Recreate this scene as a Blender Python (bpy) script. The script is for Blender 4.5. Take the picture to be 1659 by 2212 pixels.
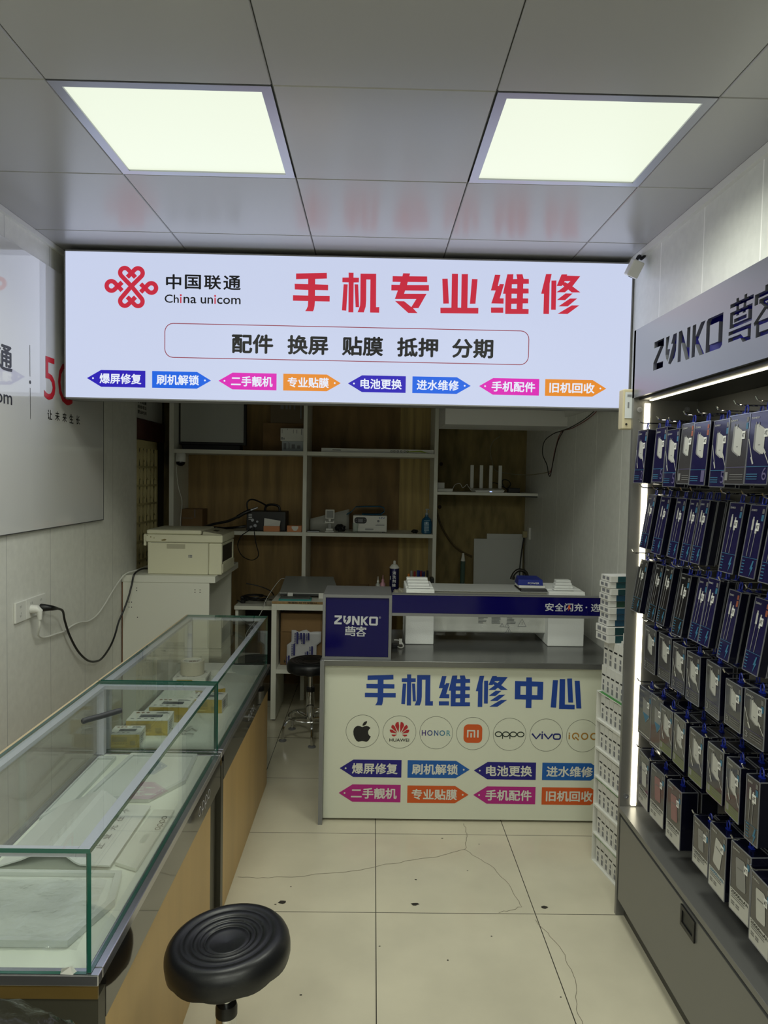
import bpy, bmesh, math, random
from mathutils import Vector, Matrix, Euler
from mathutils.geometry import tessellate_polygon
random.seed(7)
sc = bpy.context.scene
COL = sc.collection
for o in list(bpy.data.objects): bpy.data.objects.remove(o)

# ------------------------------------------------------------ camera, world, exposure, ceiling lamps
cam = bpy.data.objects.new('camera', bpy.data.cameras.new('camera')); COL.objects.link(cam); sc.camera = cam
cam.data.sensor_fit = 'VERTICAL'; cam.data.sensor_height = 24.0
cam.data.lens = 1562.8 / 2212 * 24.0
cam.data.clip_start = 0.02; cam.data.clip_end = 60
PITCH, YAW, ROLL = -0.04818793, -0.01517274, 0.01852004
_f = Vector((-math.sin(YAW), math.cos(YAW), 0)); _r = Vector((math.cos(YAW), math.sin(YAW), 0)); _u = Vector((0, 0, 1))
_f2 = _f * math.cos(PITCH) + _u * math.sin(PITCH); _u2 = _u * math.cos(PITCH) - _f * math.sin(PITCH)
_r3 = _r * math.cos(ROLL) + _u2 * math.sin(ROLL); _u3 = _u2 * math.cos(ROLL) - _r * math.sin(ROLL)
M = Matrix((_r3, _u3, -_f2)).transposed().to_4x4(); M.translation = (0, 0, 1.63)
cam.matrix_world = M

w = bpy.data.worlds.new('world'); sc.world = w; w.use_nodes = True
w.node_tree.nodes['Background'].inputs[0].default_value = (0.80, 0.88, 1.0, 1)
w.node_tree.nodes['Background'].inputs[1].default_value = 0.10
vs = sc.view_settings
vs.view_transform = 'Standard'; vs.look = 'None'; vs.gamma = 1.0; vs.use_curve_mapping = False
vs.exposure = 0.0
sc.cycles.transparent_max_bounces = 48; sc.cycles.max_bounces = 12
LAMP_WATTS = (9.0, 9.0, 14.0, 14.0, 24.0, 24.0)           # ceiling light panels: seen front pair first, then the four added unseen ones
LAMP_SPREAD = (152, 152, 180, 180, 180, 180)                # beam angle of each panel diffuser
LAMP_COLOR = (0.97, 1.0, 0.87)
SIGN_WATTS = 2.4           # added area lamp before the sign face, strengthening its glow
PANEL_RGB = (235, 243, 221)
SIGN_STRENGTH = 1.0

CEIL = 2.664; XL, XR = -1.485, 1.19; YB = 5.65; YN = -4.4   # room

# ------------------------------------------------------------ materials
def lin(c):
    f = lambda v: (v / 255 / 12.92) if v / 255 <= 0.04045 else ((v / 255 + 0.055) / 1.055) ** 2.4
    return (f(c[0]), f(c[1]), f(c[2]), 1.0)
MATS = {}
def mat(name, rgb, rough=0.5, metal=0.0, emit=0.0, coat=0.0, var=0.0, vscale=8.0, bump=0.0, bscale=60.0, stretch=None, spec=None):
    if name in MATS: return MATS[name]
    m = bpy.data.materials.new(name); m.use_nodes = True; MATS[name] = m
    nt = m.node_tree; b = nt.nodes['Principled BSDF']
    b.inputs['Base Color'].default_value = lin(rgb); b.inputs['Roughness'].default_value = rough; b.inputs['Metallic'].default_value = metal
    if spec is not None: b.inputs['Specular IOR Level'].default_value = spec
    if coat: b.inputs['Coat Weight'].default_value = coat; b.inputs['Coat Roughness'].default_value = 0.06
    if emit:
        b.inputs['Base Color'].default_value = lin(tuple(v * 0.2 for v in rgb))
        b.inputs['Emission Color'].default_value = lin(rgb); b.inputs['Emission Strength'].default_value = emit
    if var or bump:
        tc = nt.nodes.new('ShaderNodeTexCoord'); mp = nt.nodes.new('ShaderNodeMapping'); nt.links.new(tc.outputs['Object'], mp.inputs[0])
        if stretch: mp.inputs['Scale'].default_value = stretch
    if var:
        n = nt.nodes.new('ShaderNodeTexNoise'); n.inputs['Scale'].default_value = vscale; n.inputs['Detail'].default_value = 6
        nt.links.new(mp.outputs[0], n.inputs['Vector'])
        r = nt.nodes.new('ShaderNodeValToRGB'); r.color_ramp.elements[0].position = 0.3; r.color_ramp.elements[1].position = 0.7
        r.color_ramp.elements[0].color = lin(tuple(v * (1 - var) for v in rgb)); r.color_ramp.elements[1].color = lin(tuple(min(255, v * (1 + var)) for v in rgb))
        nt.links.new(n.outputs['Fac'], r.inputs[0]); nt.links.new(r.outputs[0], b.inputs['Base Color'])
    if bump:
        n = nt.nodes.new('ShaderNodeTexNoise'); n.inputs['Scale'].default_value = bscale; n.inputs['Detail'].default_value = 3
        nt.links.new(mp.outputs[0], n.inputs['Vector'])
        bp = nt.nodes.new('ShaderNodeBump'); bp.inputs['Strength'].default_value = bump; bp.inputs['Distance'].default_value = 0.01
        nt.links.new(n.outputs['Fac'], bp.inputs['Height']); nt.links.new(bp.outputs[0], b.inputs['Normal'])
    return m

def clear_mat(name, tint, gloss=1.0, rough=0.01, bump=0.0, bscale=25.0, ior=1.5):
    """thin clear sheet: see-through with a Fresnel reflection"""
    if name in MATS: return MATS[name]
    m = bpy.data.materials.new(name); m.use_nodes = True; MATS[name] = m
    nt = m.node_tree; nt.nodes.remove(nt.nodes['Principled BSDF']); out = nt.nodes['Material Output']
    t = nt.nodes.new('ShaderNodeBsdfTransparent'); t.inputs[0].default_value = (*tint, 1)
    g = nt.nodes.new('ShaderNodeBsdfGlossy'); g.inputs['Roughness'].default_value = rough
    fr = nt.nodes.new('ShaderNodeFresnel'); fr.inputs['IOR'].default_value = ior
    mu = nt.nodes.new('ShaderNodeMath'); mu.operation = 'MULTIPLY'; mu.inputs[1].default_value = gloss; mu.use_clamp = True
    mx = nt.nodes.new('ShaderNodeMixShader')
    geo = nt.nodes.new('ShaderNodeNewGeometry'); mr = nt.nodes.new('ShaderNodeMapRange'); mr.inputs[3].default_value = ior; mr.inputs[4].default_value = 1 / ior
    nt.links.new(geo.outputs['Backfacing'], mr.inputs[0]); nt.links.new(mr.outputs[0], fr.inputs['IOR'])   # same reflectance on both sides of the sheet
    nt.links.new(fr.outputs[0], mu.inputs[0]); nt.links.new(mu.outputs[0], mx.inputs[0]); nt.links.new(t.outputs[0], mx.inputs[1]); nt.links.new(g.outputs[0], mx.inputs[2]); nt.links.new(mx.outputs[0], out.inputs[0])
    if bump:
        tc = nt.nodes.new('ShaderNodeTexCoord'); n = nt.nodes.new('ShaderNodeTexNoise'); n.inputs['Scale'].default_value = bscale; n.inputs['Detail'].default_value = 5
        nt.links.new(tc.outputs['Object'], n.inputs['Vector'])
        bp = nt.nodes.new('ShaderNodeBump'); bp.inputs['Strength'].default_value = bump; bp.inputs['Distance'].default_value = 0.02
        nt.links.new(n.outputs['Fac'], bp.inputs['Height']); nt.links.new(bp.outputs[0], g.inputs['Normal']); nt.links.new(bp.outputs[0], fr.inputs['Normal'])
    return m

def seams(m, axes, width, rgb, soft=0.0):
    """adds thin lines at regular spacing (tile joints, panel seams): axes = [(axis, offset, period)]"""
    nt = m.node_tree; b = nt.nodes['Principled BSDF']
    tc = nt.nodes.new('ShaderNodeTexCoord'); sp = nt.nodes.new('ShaderNodeSeparateXYZ'); nt.links.new(tc.outputs['Object'], sp.inputs[0])
    acc = None
    for ax, off, per in axes:
        a = nt.nodes.new('ShaderNodeMath'); a.operation = 'SUBTRACT'; nt.links.new(sp.outputs[ax], a.inputs[0]); a.inputs[1].default_value = off
        p = nt.nodes.new('ShaderNodeMath'); p.operation = 'PINGPONG'; nt.links.new(a.outputs[0], p.inputs[0]); p.inputs[1].default_value = per / 2
        l = nt.nodes.new('ShaderNodeMath'); l.operation = 'LESS_THAN'; nt.links.new(p.outputs[0], l.inputs[0]); l.inputs[1].default_value = width / 2
        if acc is None: acc = l.outputs[0]
        else:
            x = nt.nodes.new('ShaderNodeMath'); x.operation = 'MAXIMUM'; nt.links.new(acc, x.inputs[0]); nt.links.new(l.outputs[0], x.inputs[1]); acc = x.outputs[0]
    mx = nt.nodes.new('ShaderNodeMix'); mx.data_type = 'RGBA'
    src = b.inputs['Base Color']
    if src.is_linked: nt.links.new(src.links[0].from_socket, mx.inputs[6])
    else: mx.inputs[6].default_value = src.default_value
    mx.inputs[7].default_value = lin(rgb)
    nt.links.new(acc, mx.inputs[0]); nt.links.new(mx.outputs[2], b.inputs['Base Color'])
    return m

# ------------------------------------------------------------ mesh building
_TXT = {}
def text2d(s, bold):
    """lettering as flat triangles in the unit frame of its own bounding box; also width/height"""
    k = (s, bold)
    if k in _TXT: return _TXT[k]
    c = bpy.data.curves.new('lettering', 'FONT'); c.body = s; c.size = 1.0;  c.resolution_u = 3
    c.dimensions = '2D'; c.fill_mode = 'BOTH'
    o = bpy.data.objects.new('lettering', c); COL.objects.link(o)
    dg = bpy.context.evaluated_depsgraph_get(); me = bpy.data.meshes.new_from_object(o.evaluated_get(dg))
    vs_ = [(v.co.x, v.co.y) for v in me.vertices]; fs = [tuple(p.vertices) for p in me.polygons]
    bpy.data.objects.remove(o); bpy.data.curves.remove(c); bpy.data.meshes.remove(me)
    if bold > 0:      # heavier weight: the same outline laid down again a hair to each side
        e = max(bold, .004); n = len(vs_); v0, f0 = list(vs_), list(fs)
        for dx_, dy_ in ((e, 0), (-e, 0), (0, e), (0, -e), (.7 * e, .7 * e), (-.7 * e, -.7 * e)):
            k0 = len(vs_); vs_ += [(a + dx_, b + dy_) for a, b in v0]; fs += [tuple(i + k0 for i in f) for f in f0]
    x0 = min(v[0] for v in vs_); x1 = max(v[0] for v in vs_); y0 = min(v[1] for v in vs_); y1 = max(v[1] for v in vs_)
    r = ([((v[0] - x0) / (x1 - x0), (v[1] - y0) / (y1 - y0)) for v in vs_], fs, x1 - x0, y1 - y0)
    _TXT[k] = r
    return r

class MB:
    def __init__(s): s.v = []; s.f = []; s.m = []; s.cur = 0; s.layer = 0
    def lift(s, O, U, V, n=1):      # each printed shape lies a hair above the one before
        s.layer = (s.layer + n) % 90
        return Vector(O) + Vector(U).cross(Vector(V)) * (s.layer * 8e-6)
    def add(s, vs, fs):
        n = len(s.v); s.v += [tuple(v) for v in vs]; s.f += [tuple(i + n for i in f) for f in fs]; s.m += [s.cur] * len(fs)
        return s
    def use(s, i): s.cur = i; return s
    def box(s, x0, x1, y0, y1, z0, z1):
        return s.add([(x0, y0, z0), (x1, y0, z0), (x1, y1, z0), (x0, y1, z0), (x0, y0, z1), (x1, y0, z1), (x1, y1, z1), (x0, y1, z1)],
                     [(0, 3, 2, 1), (4, 5, 6, 7), (0, 1, 5, 4), (1, 2, 6, 5), (2, 3, 7, 6), (3, 0, 4, 7)])
    def hexa(s, p):     # 8 corners: bottom ring ccw then top ring
        return s.add(p, [(0, 3, 2, 1), (4, 5, 6, 7), (0, 1, 5, 4), (1, 2, 6, 5), (2, 3, 7, 6), (3, 0, 4, 7)])
    def quad(s, a, b, c, d): return s.add([a, b, c, d], [(0, 1, 2, 3)])
    def tube(s, pts, r, n=8, caps=True, closed=False):
        P = [Vector(p) for p in pts]; N = len(P); R = r if isinstance(r, (list, tuple)) else [r] * N
        vs = []; fs = []; up = None
        for i in range(N):
            a = P[(i - 1) % N] if (i > 0 or closed) else P[i]; b = P[(i + 1) % N] if (i < N - 1 or closed) else P[i]
            t = (b - a).normalized()
            if up is None: up = t.orthogonal().normalized()
            up = (up - t * up.dot(t))
            up = up.normalized() if up.length > 1e-6 else t.orthogonal().normalized()
            sd = t.cross(up)
            for k in range(n):
                an = 2 * math.pi * k / n; vs.append(P[i] + (up * math.cos(an) + sd * math.sin(an)) * R[i])
        for i in range(N if closed else N - 1):
            j = (i + 1) % N
            for k in range(n): fs.append((i * n + k, i * n + (k + 1) % n, j * n + (k + 1) % n, j * n + k))
        if caps and not closed: fs.append(tuple(range(n - 1, -1, -1))); fs.append(tuple((N - 1) * n + k for k in range(n)))
        return s.add(vs, fs)
    def lathe(s, prof, c=(0, 0, 0), n=32):
        vs = []; fs = []; L = len(prof)
        for k in range(n):
            a = 2 * math.pi * k / n
            for r, z in prof: vs.append((c[0] + r * math.cos(a), c[1] + r * math.sin(a), c[2] + z))
        for k in range(n):
            q = (k + 1) % n
            for i in range(L - 1): fs.append((k * L + i, q * L + i, q * L + i + 1, k * L + i + 1))
        if prof[0][0] > 1e-5: fs.append(tuple(k * L for k in range(n - 1, -1, -1)))
        if prof[-1][0] > 1e-5: fs.append(tuple(k * L + L - 1 for k in range(n)))
        return s.add(vs, fs)
    # ---- flat print on a plane (O origin, U right, V up)
    def shape(s, loops, O, U, V):
        O = s.lift(O, U, V); U = Vector(U); V = Vector(V)
        loops = [[Vector((p[0], p[1], 0)) for p in L] for L in loops]
        tri = tessellate_polygon(loops); flat = [p for L in loops for p in L]
        want = U.cross(V); fs = []
        for t in tri:
            a, b, c = (flat[i] for i in t)
            fs.append(t if (b - a).cross(c - a).z > 0 else t[::-1])
        return s.add([O + U * p.x + V * p.y for p in flat], fs)
    def rect(s, x0, y0, x1, y1, O, U, V): return s.shape([[(x0, y0), (x1, y0), (x1, y1), (x0, y1)]], O, U, V)
    def ring(s, cx, cy, r, wd, O, U, V, n=48):
        O = s.lift(O, U, V); U = Vector(U); V = Vector(V); vs = []; fs = []
        for k in range(n):
            a = 2 * math.pi * k / n
            for q in (r - wd, r): vs.append(O + U * (cx + q * math.cos(a)) + V * (cy + q * math.sin(a)))
        for k in range(n): j = (k + 1) % n; fs.append((2 * k, 2 * k + 1, 2 * j + 1, 2 * j))
        return s.add(vs, fs)
    def disc(s, cx, cy, r, O, U, V, n=20): return s.shape([[(cx + r * math.cos(2 * math.pi * k / n), cy + r * math.sin(2 * math.pi * k / n)) for k in range(n)]], O, U, V)
    def ribbon(s, pts, wd, O, U, V, closed=False):
        O = s.lift(O, U, V); U = Vector(U); V = Vector(V); P = [Vector(p) for p in pts]; N = len(P); L = []; Rr = []
        for i in range(N):
            a = P[(i - 1) % N] if (i > 0 or closed) else P[i]; b = P[(i + 1) % N] if (i < N - 1 or closed) else P[i]
            t = (b - a).normalized(); nn = Vector((-t.y, t.x)); L.append(P[i] + nn * wd / 2); Rr.append(P[i] - nn * wd / 2)
        vs = [O + U * p.x + V * p.y for p in L + Rr]
        return s.add(vs, [(N + i, N + (i + 1) % N, (i + 1) % N, i) for i in range(N if closed else N - 1)])
    def text(s, t, x0, y0, x1, y1, O, U, V, bold=0.0):
        """lettering stretched to the box x0..x1, y0..y1; x1=None keeps proportions"""
        vs, fs, W, Hh = text2d(t, bold)
        if x1 is None: x1 = x0 + (y1 - y0) * W / Hh
        O = s.lift(O, U, V); U = Vector(U); V = Vector(V); N = U.cross(V); per = len(vs) // (7 if bold > 0 else 1)
        return s.add([O + U * (x0 + a * (x1 - x0)) + V * (y0 + b * (y1 - y0)) + N * (i // per * 2e-5) for i, (a, b) in enumerate(vs)], fs)

OFF = {}
def build(name, mb, mats, parent=None, smooth=False, bevel=0.0, seg=2):
    off = OFF.get(parent.name, Vector((0, 0, 0))) if parent else Vector((0, 0, 0))
    me = bpy.data.meshes.new(name); me.from_pydata([tuple(Vector(v) - off) for v in mb.v], [], mb.f)
    if not isinstance(mats, (list, tuple)): mats = [mats]
    for m in mats: me.materials.append(m)
    if len(mats) > 1: me.polygons.foreach_set('material_index', mb.m)
    if smooth:
        me.polygons.foreach_set('use_smooth', [True] * len(me.polygons))
        if smooth != 'all': me.set_sharp_from_angle(angle=math.radians(38))
    me.update()
    o = bpy.data.objects.new(name, me); COL.objects.link(o)
    if parent: o.parent = parent
    OFF[o.name] = off
    if bevel:
        md = o.modifiers.new('bevel', 'BEVEL'); md.width = bevel; md.segments = seg; md.limit_method = 'ANGLE'; md.angle_limit = math.radians(40)
    return o
def tag(o, label=None, cat=None, group=None, kind=None):
    if label: o['label'] = label
    if cat: o['category'] = cat
    if group: o['group'] = group
    if kind: o['kind'] = kind
    return o
def thing(name, label, cat, loc=(0, 0, 0), group=None):
    o = bpy.data.objects.new(name, None); COL.objects.link(o); o.location = loc; o.empty_display_size = 0.05
    OFF[o.name] = Vector(loc)
    return tag(o, label, cat, group)
def struct(name, mb, mats, label, **k):
    return tag(build(name, mb, mats, **k), label, None, None, 'structure')
def copy_tree(root, loc=None, label=None, skip=()):
    r = root.copy(); COL.objects.link(r)
    if loc is not None: r.location = loc
    if label: r['label'] = label
    for ch in [c for c in root.children]:
        if ch.name.split('.')[0] in skip: continue
        c = ch.copy(); COL.objects.link(c); c.parent = r
        for g in ch.children:
            d = g.copy(); COL.objects.link(d); d.parent = c
    return r
def arc(cx, cy, r, a0, a1, n=14): return [(cx + r * math.cos(math.radians(a0 + (a1 - a0) * i / n)), cy + r * math.sin(math.radians(a0 + (a1 - a0) * i / n))) for i in range(n + 1)]
def rrect(x0, y0, x1, y1, r, n=5):
    return arc(x1 - r, y1 - r, r, 0, 90, n) + arc(x0 + r, y1 - r, r, 90, 180, n) + arc(x0 + r, y0 + r, r, 180, 270, n) + arc(x1 - r, y0 + r, r, 270, 360, n)
def spline(pts, n=6):
    P = [Vector(p) for p in pts]; out = []
    for i in range(len(P) - 1):
        a = P[max(i - 1, 0)]; b = P[i]; c = P[i + 1]; d = P[min(i + 2, len(P) - 1)]
        for k in range(n):
            t = k / n
            out.append(0.5 * ((2 * b) + (c - a) * t + (2 * a - 5 * b + 4 * c - d) * t * t + (3 * b - a - 3 * c + d) * t ** 3))
    out.append(P[-1]); return out
X, Y, Z = Vector((1, 0, 0)), Vector((0, 1, 0)), Vector((0, 0, 1))
ORD = ['first', 'second', 'third', 'fourth', 'fifth', 'sixth', 'seventh', 'eighth', 'ninth', 'tenth', 'eleventh', 'twelfth']

# shared materials
m_wall = lambda: None
white_pvc_r = seams(mat('white_pvc_panelling', (216, 217, 212), 0.38, var=0.02, vscale=30), [(1, 0.271, 0.4)], 0.006, (252, 252, 248))
white_pvc_l = seams(mat('white_pvc_panelling_plain', (226, 226, 219), 0.38, var=0.02, vscale=30), [(1, 0.147, 0.4)], 0.003, (168, 168, 166))
ceil_white = mat('white_ceiling_metal', (172, 172, 174), 0.24, bump=0.05, bscale=2.5)
dark_gap = mat('dark_gap', (40, 40, 42), 0.8)
white_lam = mat('white_laminate', (226, 226, 214), 0.45)
white_paint = mat('white_paint', (225, 225, 222), 0.45)
alu = mat('aluminium', (170, 172, 178), 0.3, 0.85)
steel = mat('grey_brushed_metal', (128, 129, 131), 0.36, 0.35)
stainless = mat('stainless_frame', (186, 186, 192), 0.2, 0.9)
chrome = mat('chrome', (215, 215, 215), 0.08, 1.0)
black_pl = mat('black_plastic', (16, 16, 18), 0.42)
white_pl = mat('white_plastic', (226, 226, 220), 0.4)
print_white = mat('printed_white', (226, 228, 228), 0.5)
print_black = mat('printed_black', (18, 18, 20), 0.5)
print_grey = mat('printed_grey', (120, 122, 128), 0.5)
kraft = mat('kraft_cardboard', (126, 98, 62), 0.8, var=0.08)
glass = clear_mat('clear_glass', (0.972, 0.986, 0.976), 0.95)
glass_edge = mat('green_glass_edge', (34, 92, 78), 0.12, coat=0.5)
acrylic = clear_mat('clear_acrylic', (0.93, 0.95, 0.94), 1.0, 0.03)
film = clear_mat('crumpled_clear_film', (0.97, 0.97, 0.97), 1.1, 0.12, 0.5, 22)

# ============================================================ THE ROOM
floor_m = seams(mat('beige_floor_tile', (206, 200, 178), 0.22, var=0.035, vscale=3.5), [(0, 0.037, 0.6), (1, 2.635, 0.6)], 0.0035, (70, 66, 58))
fl = struct('floor', MB().box(XL - .12, XR + .1, YN, YB + .1, -0.05, 0.0), floor_m, 'beige glazed floor tiles with thin dark joints')
crk = mat('dark_crack', (120, 112, 96), 0.7)
def crack(pts, wd):
    mb = MB(); P = []
    for i in range(len(pts) - 1):
        a, b = Vector(pts[i]), Vector(pts[i + 1])
        for k in range(6): P.append(a.lerp(b, k / 6) + Vector((random.uniform(-1, 1), random.uniform(-1, 1))) * .006)
    P.append(Vector(pts[-1])); mb.ribbon(P, wd, (0, 0, .0006), X, Y)
    build('floor_crack', mb, crk, fl)
crack([(-.52, 2.87), (-.42, 2.86), (-.25, 2.88), (-.02, 2.93), (.1, 2.98), (.3, 3.04), (.43, 3.1), (.46, 3.22), (.455, 3.34)], .0022)
crack([(.43, 3.1), (.52, 2.98), (.58, 2.8), (.6, 2.68), (.5, 2.64)], .0018)
crack([(.63, 2.6), (.68, 2.45), (.69, 2.3), (.66, 2.15), (.64, 2.0)], .0018)
chip = mat('dark_floor_chip', (44, 40, 34), 0.8)
for cx, cy, r in [(-.32, 2.695, .013), (.187, 2.69, .012), (.68, 2.678, .011), (-.345, 2.68, .004), (.34, 3.2, .004), (.2, 2.86, .004), (.45, 2.5, .003), (.05, 2.44, .003), (.28, 2.37, .003), (-.2, 2.2, .004), (.5, 3.15, .003), (-.3, 2.8, .003), (.42, 2.93, .003), (.62, 2.2, .003)]:
    build('floor_chip', MB().shape([[(cx + r * (1.2 + random.uniform(-.3, .3)) * math.cos(k * .7), cy + r * random.uniform(.6, 1) * math.sin(k * .7)) for k in range(9)]], (0, 0, .0007), X, Y), chip, fl)

# ceiling: 600 mm metal tiles with open joints; two seen and four added light panels fill cells
GX0, GY0 = -.889, 1.980
LIGHT_CELLS = [(0, 0), (2, 0), (0, -4), (2, -4), (0, -8), (2, -8)]  # first two are in view; the rest are added, unseen, to light the room
mb = MB(); g = .0009
for i in range(-1, 4):
    for j in range(-11, 7):
        if (i, j) in LIGHT_CELLS: continue
        x0 = max(GX0 + .6 * i + g, XL); x1 = min(GX0 + .6 * (i + 1) - g, XR); y0 = GY0 + .6 * j + g; y1 = min(GY0 + .6 * (j + 1) - g, YB)
        if x1 - x0 < .01 or y1 - y0 < .01: continue
        b = .003
        mb.hexa([(x0 + b, y0 + b, CEIL), (x1 - b, y0 + b, CEIL), (x1 - b, y1 - b, CEIL), (x0 + b, y1 - b, CEIL), (x0, y0, CEIL + .004), (x1, y0, CEIL + .004), (x1, y1, CEIL + .004), (x0, y1, CEIL + .004)])
struct('ceiling', mb, ceil_white, 'white metal ceiling tiles with thin joints between them')
struct('ceiling_deck', MB().box(XL - .12, XR + .1, YN, YB + .1, CEIL + .03, CEIL + .08), mat('grey_ceiling_void', (120, 120, 120), .8), 'grey ceiling deck above the tile joints')

# walls
struct('wall_left', MB().box(XL - .10, XL, YN, 4.56, 0, CEIL + .03), white_pvc_l, 'white panelled wall behind the glass counters')
struct('wall_right', MB().box(XR, XR + .10, YN, YB + .1, 0, CEIL + .03), white_pvc_r, 'white panelled wall with vertical seams on the cabinet side')
ply = mat('brown_plywood', (136, 120, 76), 0.75, var=0.16, vscale=9, stretch=(2, 1, .6), bump=.1)
struct('wall_back', MB().box(XL - .2, XR + .1, YB, YB + .1, 0, CEIL + .03), ply, 'bare brown chipboard back wall')
struct('wall_doorway', MB().box(XL - .20, XL - .145, 4.56, YB, 0, CEIL + .03), mat('dim_wall', (90, 84, 74), .8), 'recessed wall around the old doorway')
struct('trim_1', MB().box(XL, XL + .016, YN, 4.56, CEIL - .022, CEIL - .001), white_paint, 'white strip where the left wall meets the ceiling')
struct('trim_2', MB().box(XR - .018, XR, YN, YB, CEIL - .03, CEIL - .001), white_paint, 'white strip where the cabinet wall meets the ceiling')

# doorway with dark red frame and cream lattice
red_wood = mat('dark_red_wood', (78, 32, 22), 0.45, var=.2, vscale=4, stretch=(1, 1, .3))
dx = XL - .145
dr = struct('door_1', MB().box(dx, dx + .05, 4.66, 4.79, .0, 1.99).box(dx, dx + .05, 4.79, 5.5, 1.86, 1.99), red_wood, 'dark red door frame beside the printer cabinet')
cream = mat('cream_lattice', (228, 214, 158), 0.6)
mb = MB(); lx0, lx1 = dx + .002, dx + .022; ya, yb, za, zb = 4.795, 5.42, .86, 1.855
mb.box(lx0, lx1, ya, ya + .03, za, zb); mb.box(lx0, lx1, yb - .03, yb, za, zb); mb.box(lx0, lx1, ya, yb, zb - .055, zb); mb.box(lx0, lx1, ya, yb, za, za + .03)
rows_z = [za + .03 + (zb - .085 - za) * k / 7 for k in range(8)]
ncol = 7; cw = (yb - ya - .06) / ncol
for z in rows_z[1:-1]: mb.box(lx0, lx1, ya + .03, yb - .03, z - .007, z + .007)
for k in range(1, ncol):
    yy = ya + .03 + cw * k; mb.box(lx0, lx1, yy - .005, yy + .005, za + .03, zb - .05)
for r in range(7):
    for k in range(ncol):
        y0 = ya + .03 + cw * k; z0, z1 = rows_z[r], rows_z[r + 1]; fl_ = (k + r) % 2
        c = [(y0, z0), (y0 + cw * .35, z0 + (z1 - z0) * .55), (y0 + cw * .95, z1)] if fl_ else [(y0 + cw, z0), (y0 + cw * .65, z0 + (z1 - z0) * .55), (y0 + cw * .05, z1)]
        mb.tube(spline([(lx0 + .008, a, b) for a, b in c], 4), .006, 5)
        c2 = [(y0, z1), (y0 + cw * .5, z0 + (z1 - z0) * .45), (y0 + cw, z0 + (z1 - z0) * .3)] if fl_ else [(y0 + cw, z1), (y0 + cw * .5, z0 + (z1 - z0) * .45), (y0, z0 + (z1 - z0) * .3)]
        mb.tube([(lx0 + .008, a, b) for a, b in c2], .005, 5)
build('lattice_panel', mb, cream, dr)
build('void_shade_sheet', MB().box(dx - .0005, dx + .0015, 4.79, 5.5, .0, 1.86), mat('void_shade', (18, 15, 12), .9), dr)  # near-black sheet; the dark behind the lattice is put into its colour
nb = MB().box(dx, dx + .03, 4.62, 5.5, 2.0, 2.5); nb.use(1)
for q in range(4): nb.text(['配件维修', '手机贴膜', '维修电话', '营业时间'][q], 4.93, 2.135 - q * .035, 5.12, 2.16 - q * .035, (dx + .0306, 0, 0), Y, Z, .02)
tag(build('notice_board', nb, [white_pl, print_black]), 'white printed notice board above the dark red door frame', 'notice board')

# lowered white ceiling box in the back corner
mb = MB().box(.434, XR - .001, 4.46, 4.9, 1.962, 2.3)
mb.hexa([(1.02, 3.9, 2.02), (XR - .001, 3.9, 2.02), (XR - .001, 4.459, 2.02), (1.17, 4.459, 2.02), (1.02, 3.9, 2.04), (XR - .001, 3.9, 2.04), (XR - .001, 4.459, 2.04), (1.17, 4.459, 2.04)])
struct('trim_3', mb, white_paint, 'white boxed-in beam high in the back corner')

# ceiling light panels
panel_m = mat('lit_diffuser', PANEL_RGB, 0.4, emit=1.0)
for n, (i, j) in enumerate(LIGHT_CELLS):
    cx, cy = GX0 + .6 * (i + .5), GY0 + .6 * (j + .5)
    lab = ['square ceiling light panel nearer the wall with the white board', 'square ceiling light panel nearer the display cabinet wall', 'added unseen square ceiling light panel behind the viewer over the glass counters', 'added unseen square ceiling light panel behind the viewer by the cabinet', 'added unseen square ceiling light panel by the shop entrance, glass counter side', 'added unseen square ceiling light panel by the shop entrance, cabinet side'][n]
    t = thing('ceiling_light', lab, 'ceiling light', (cx, cy, CEIL), 'ceiling light panels')
    fb = MB(); a, b_ = .297, .268
    for s1_ in (-1, 1):
        fb.hexa([(cx + s1_ * b_ if s1_ > 0 else cx - a, cy - a, CEIL - .001), (cx + s1_ * a if s1_ > 0 else cx - b_, cy - a, CEIL - .001), (cx + s1_ * a if s1_ > 0 else cx - b_, cy + a, CEIL - .001), (cx + s1_ * b_ if s1_ > 0 else cx - a, cy + a, CEIL - .001),
                 (cx + s1_ * b_ if s1_ > 0 else cx - a, cy - a, CEIL + .012), (cx + s1_ * a if s1_ > 0 else cx - b_, cy - a, CEIL + .012), (cx + s1_ * a if s1_ > 0 else cx - b_, cy + a, CEIL + .012), (cx + s1_ * b_ if s1_ > 0 else cx - a, cy + a, CEIL + .012)])
        fb.box(cx - b_, cx + b_, cy + (b_ if s1_ > 0 else -a), cy + (a if s1_ > 0 else -b_), CEIL - .001, CEIL + .012)
    build('frame', fb, alu, t)
    build('diffuser', MB().box(cx - b_, cx + b_, cy - b_, cy + b_, CEIL + .004, CEIL + .010), panel_m, t)
    l = bpy.data.lights.new('lamp', 'AREA'); l.shape = 'SQUARE'; l.size = .53; l.energy = LAMP_WATTS[n]; l.spread = math.radians(LAMP_SPREAD[n]); l.color = LAMP_COLOR
    lo = bpy.data.objects.new('lamp', l); COL.objects.link(lo); lo.parent = t; lo.location = (0, 0, -.003)

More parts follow.
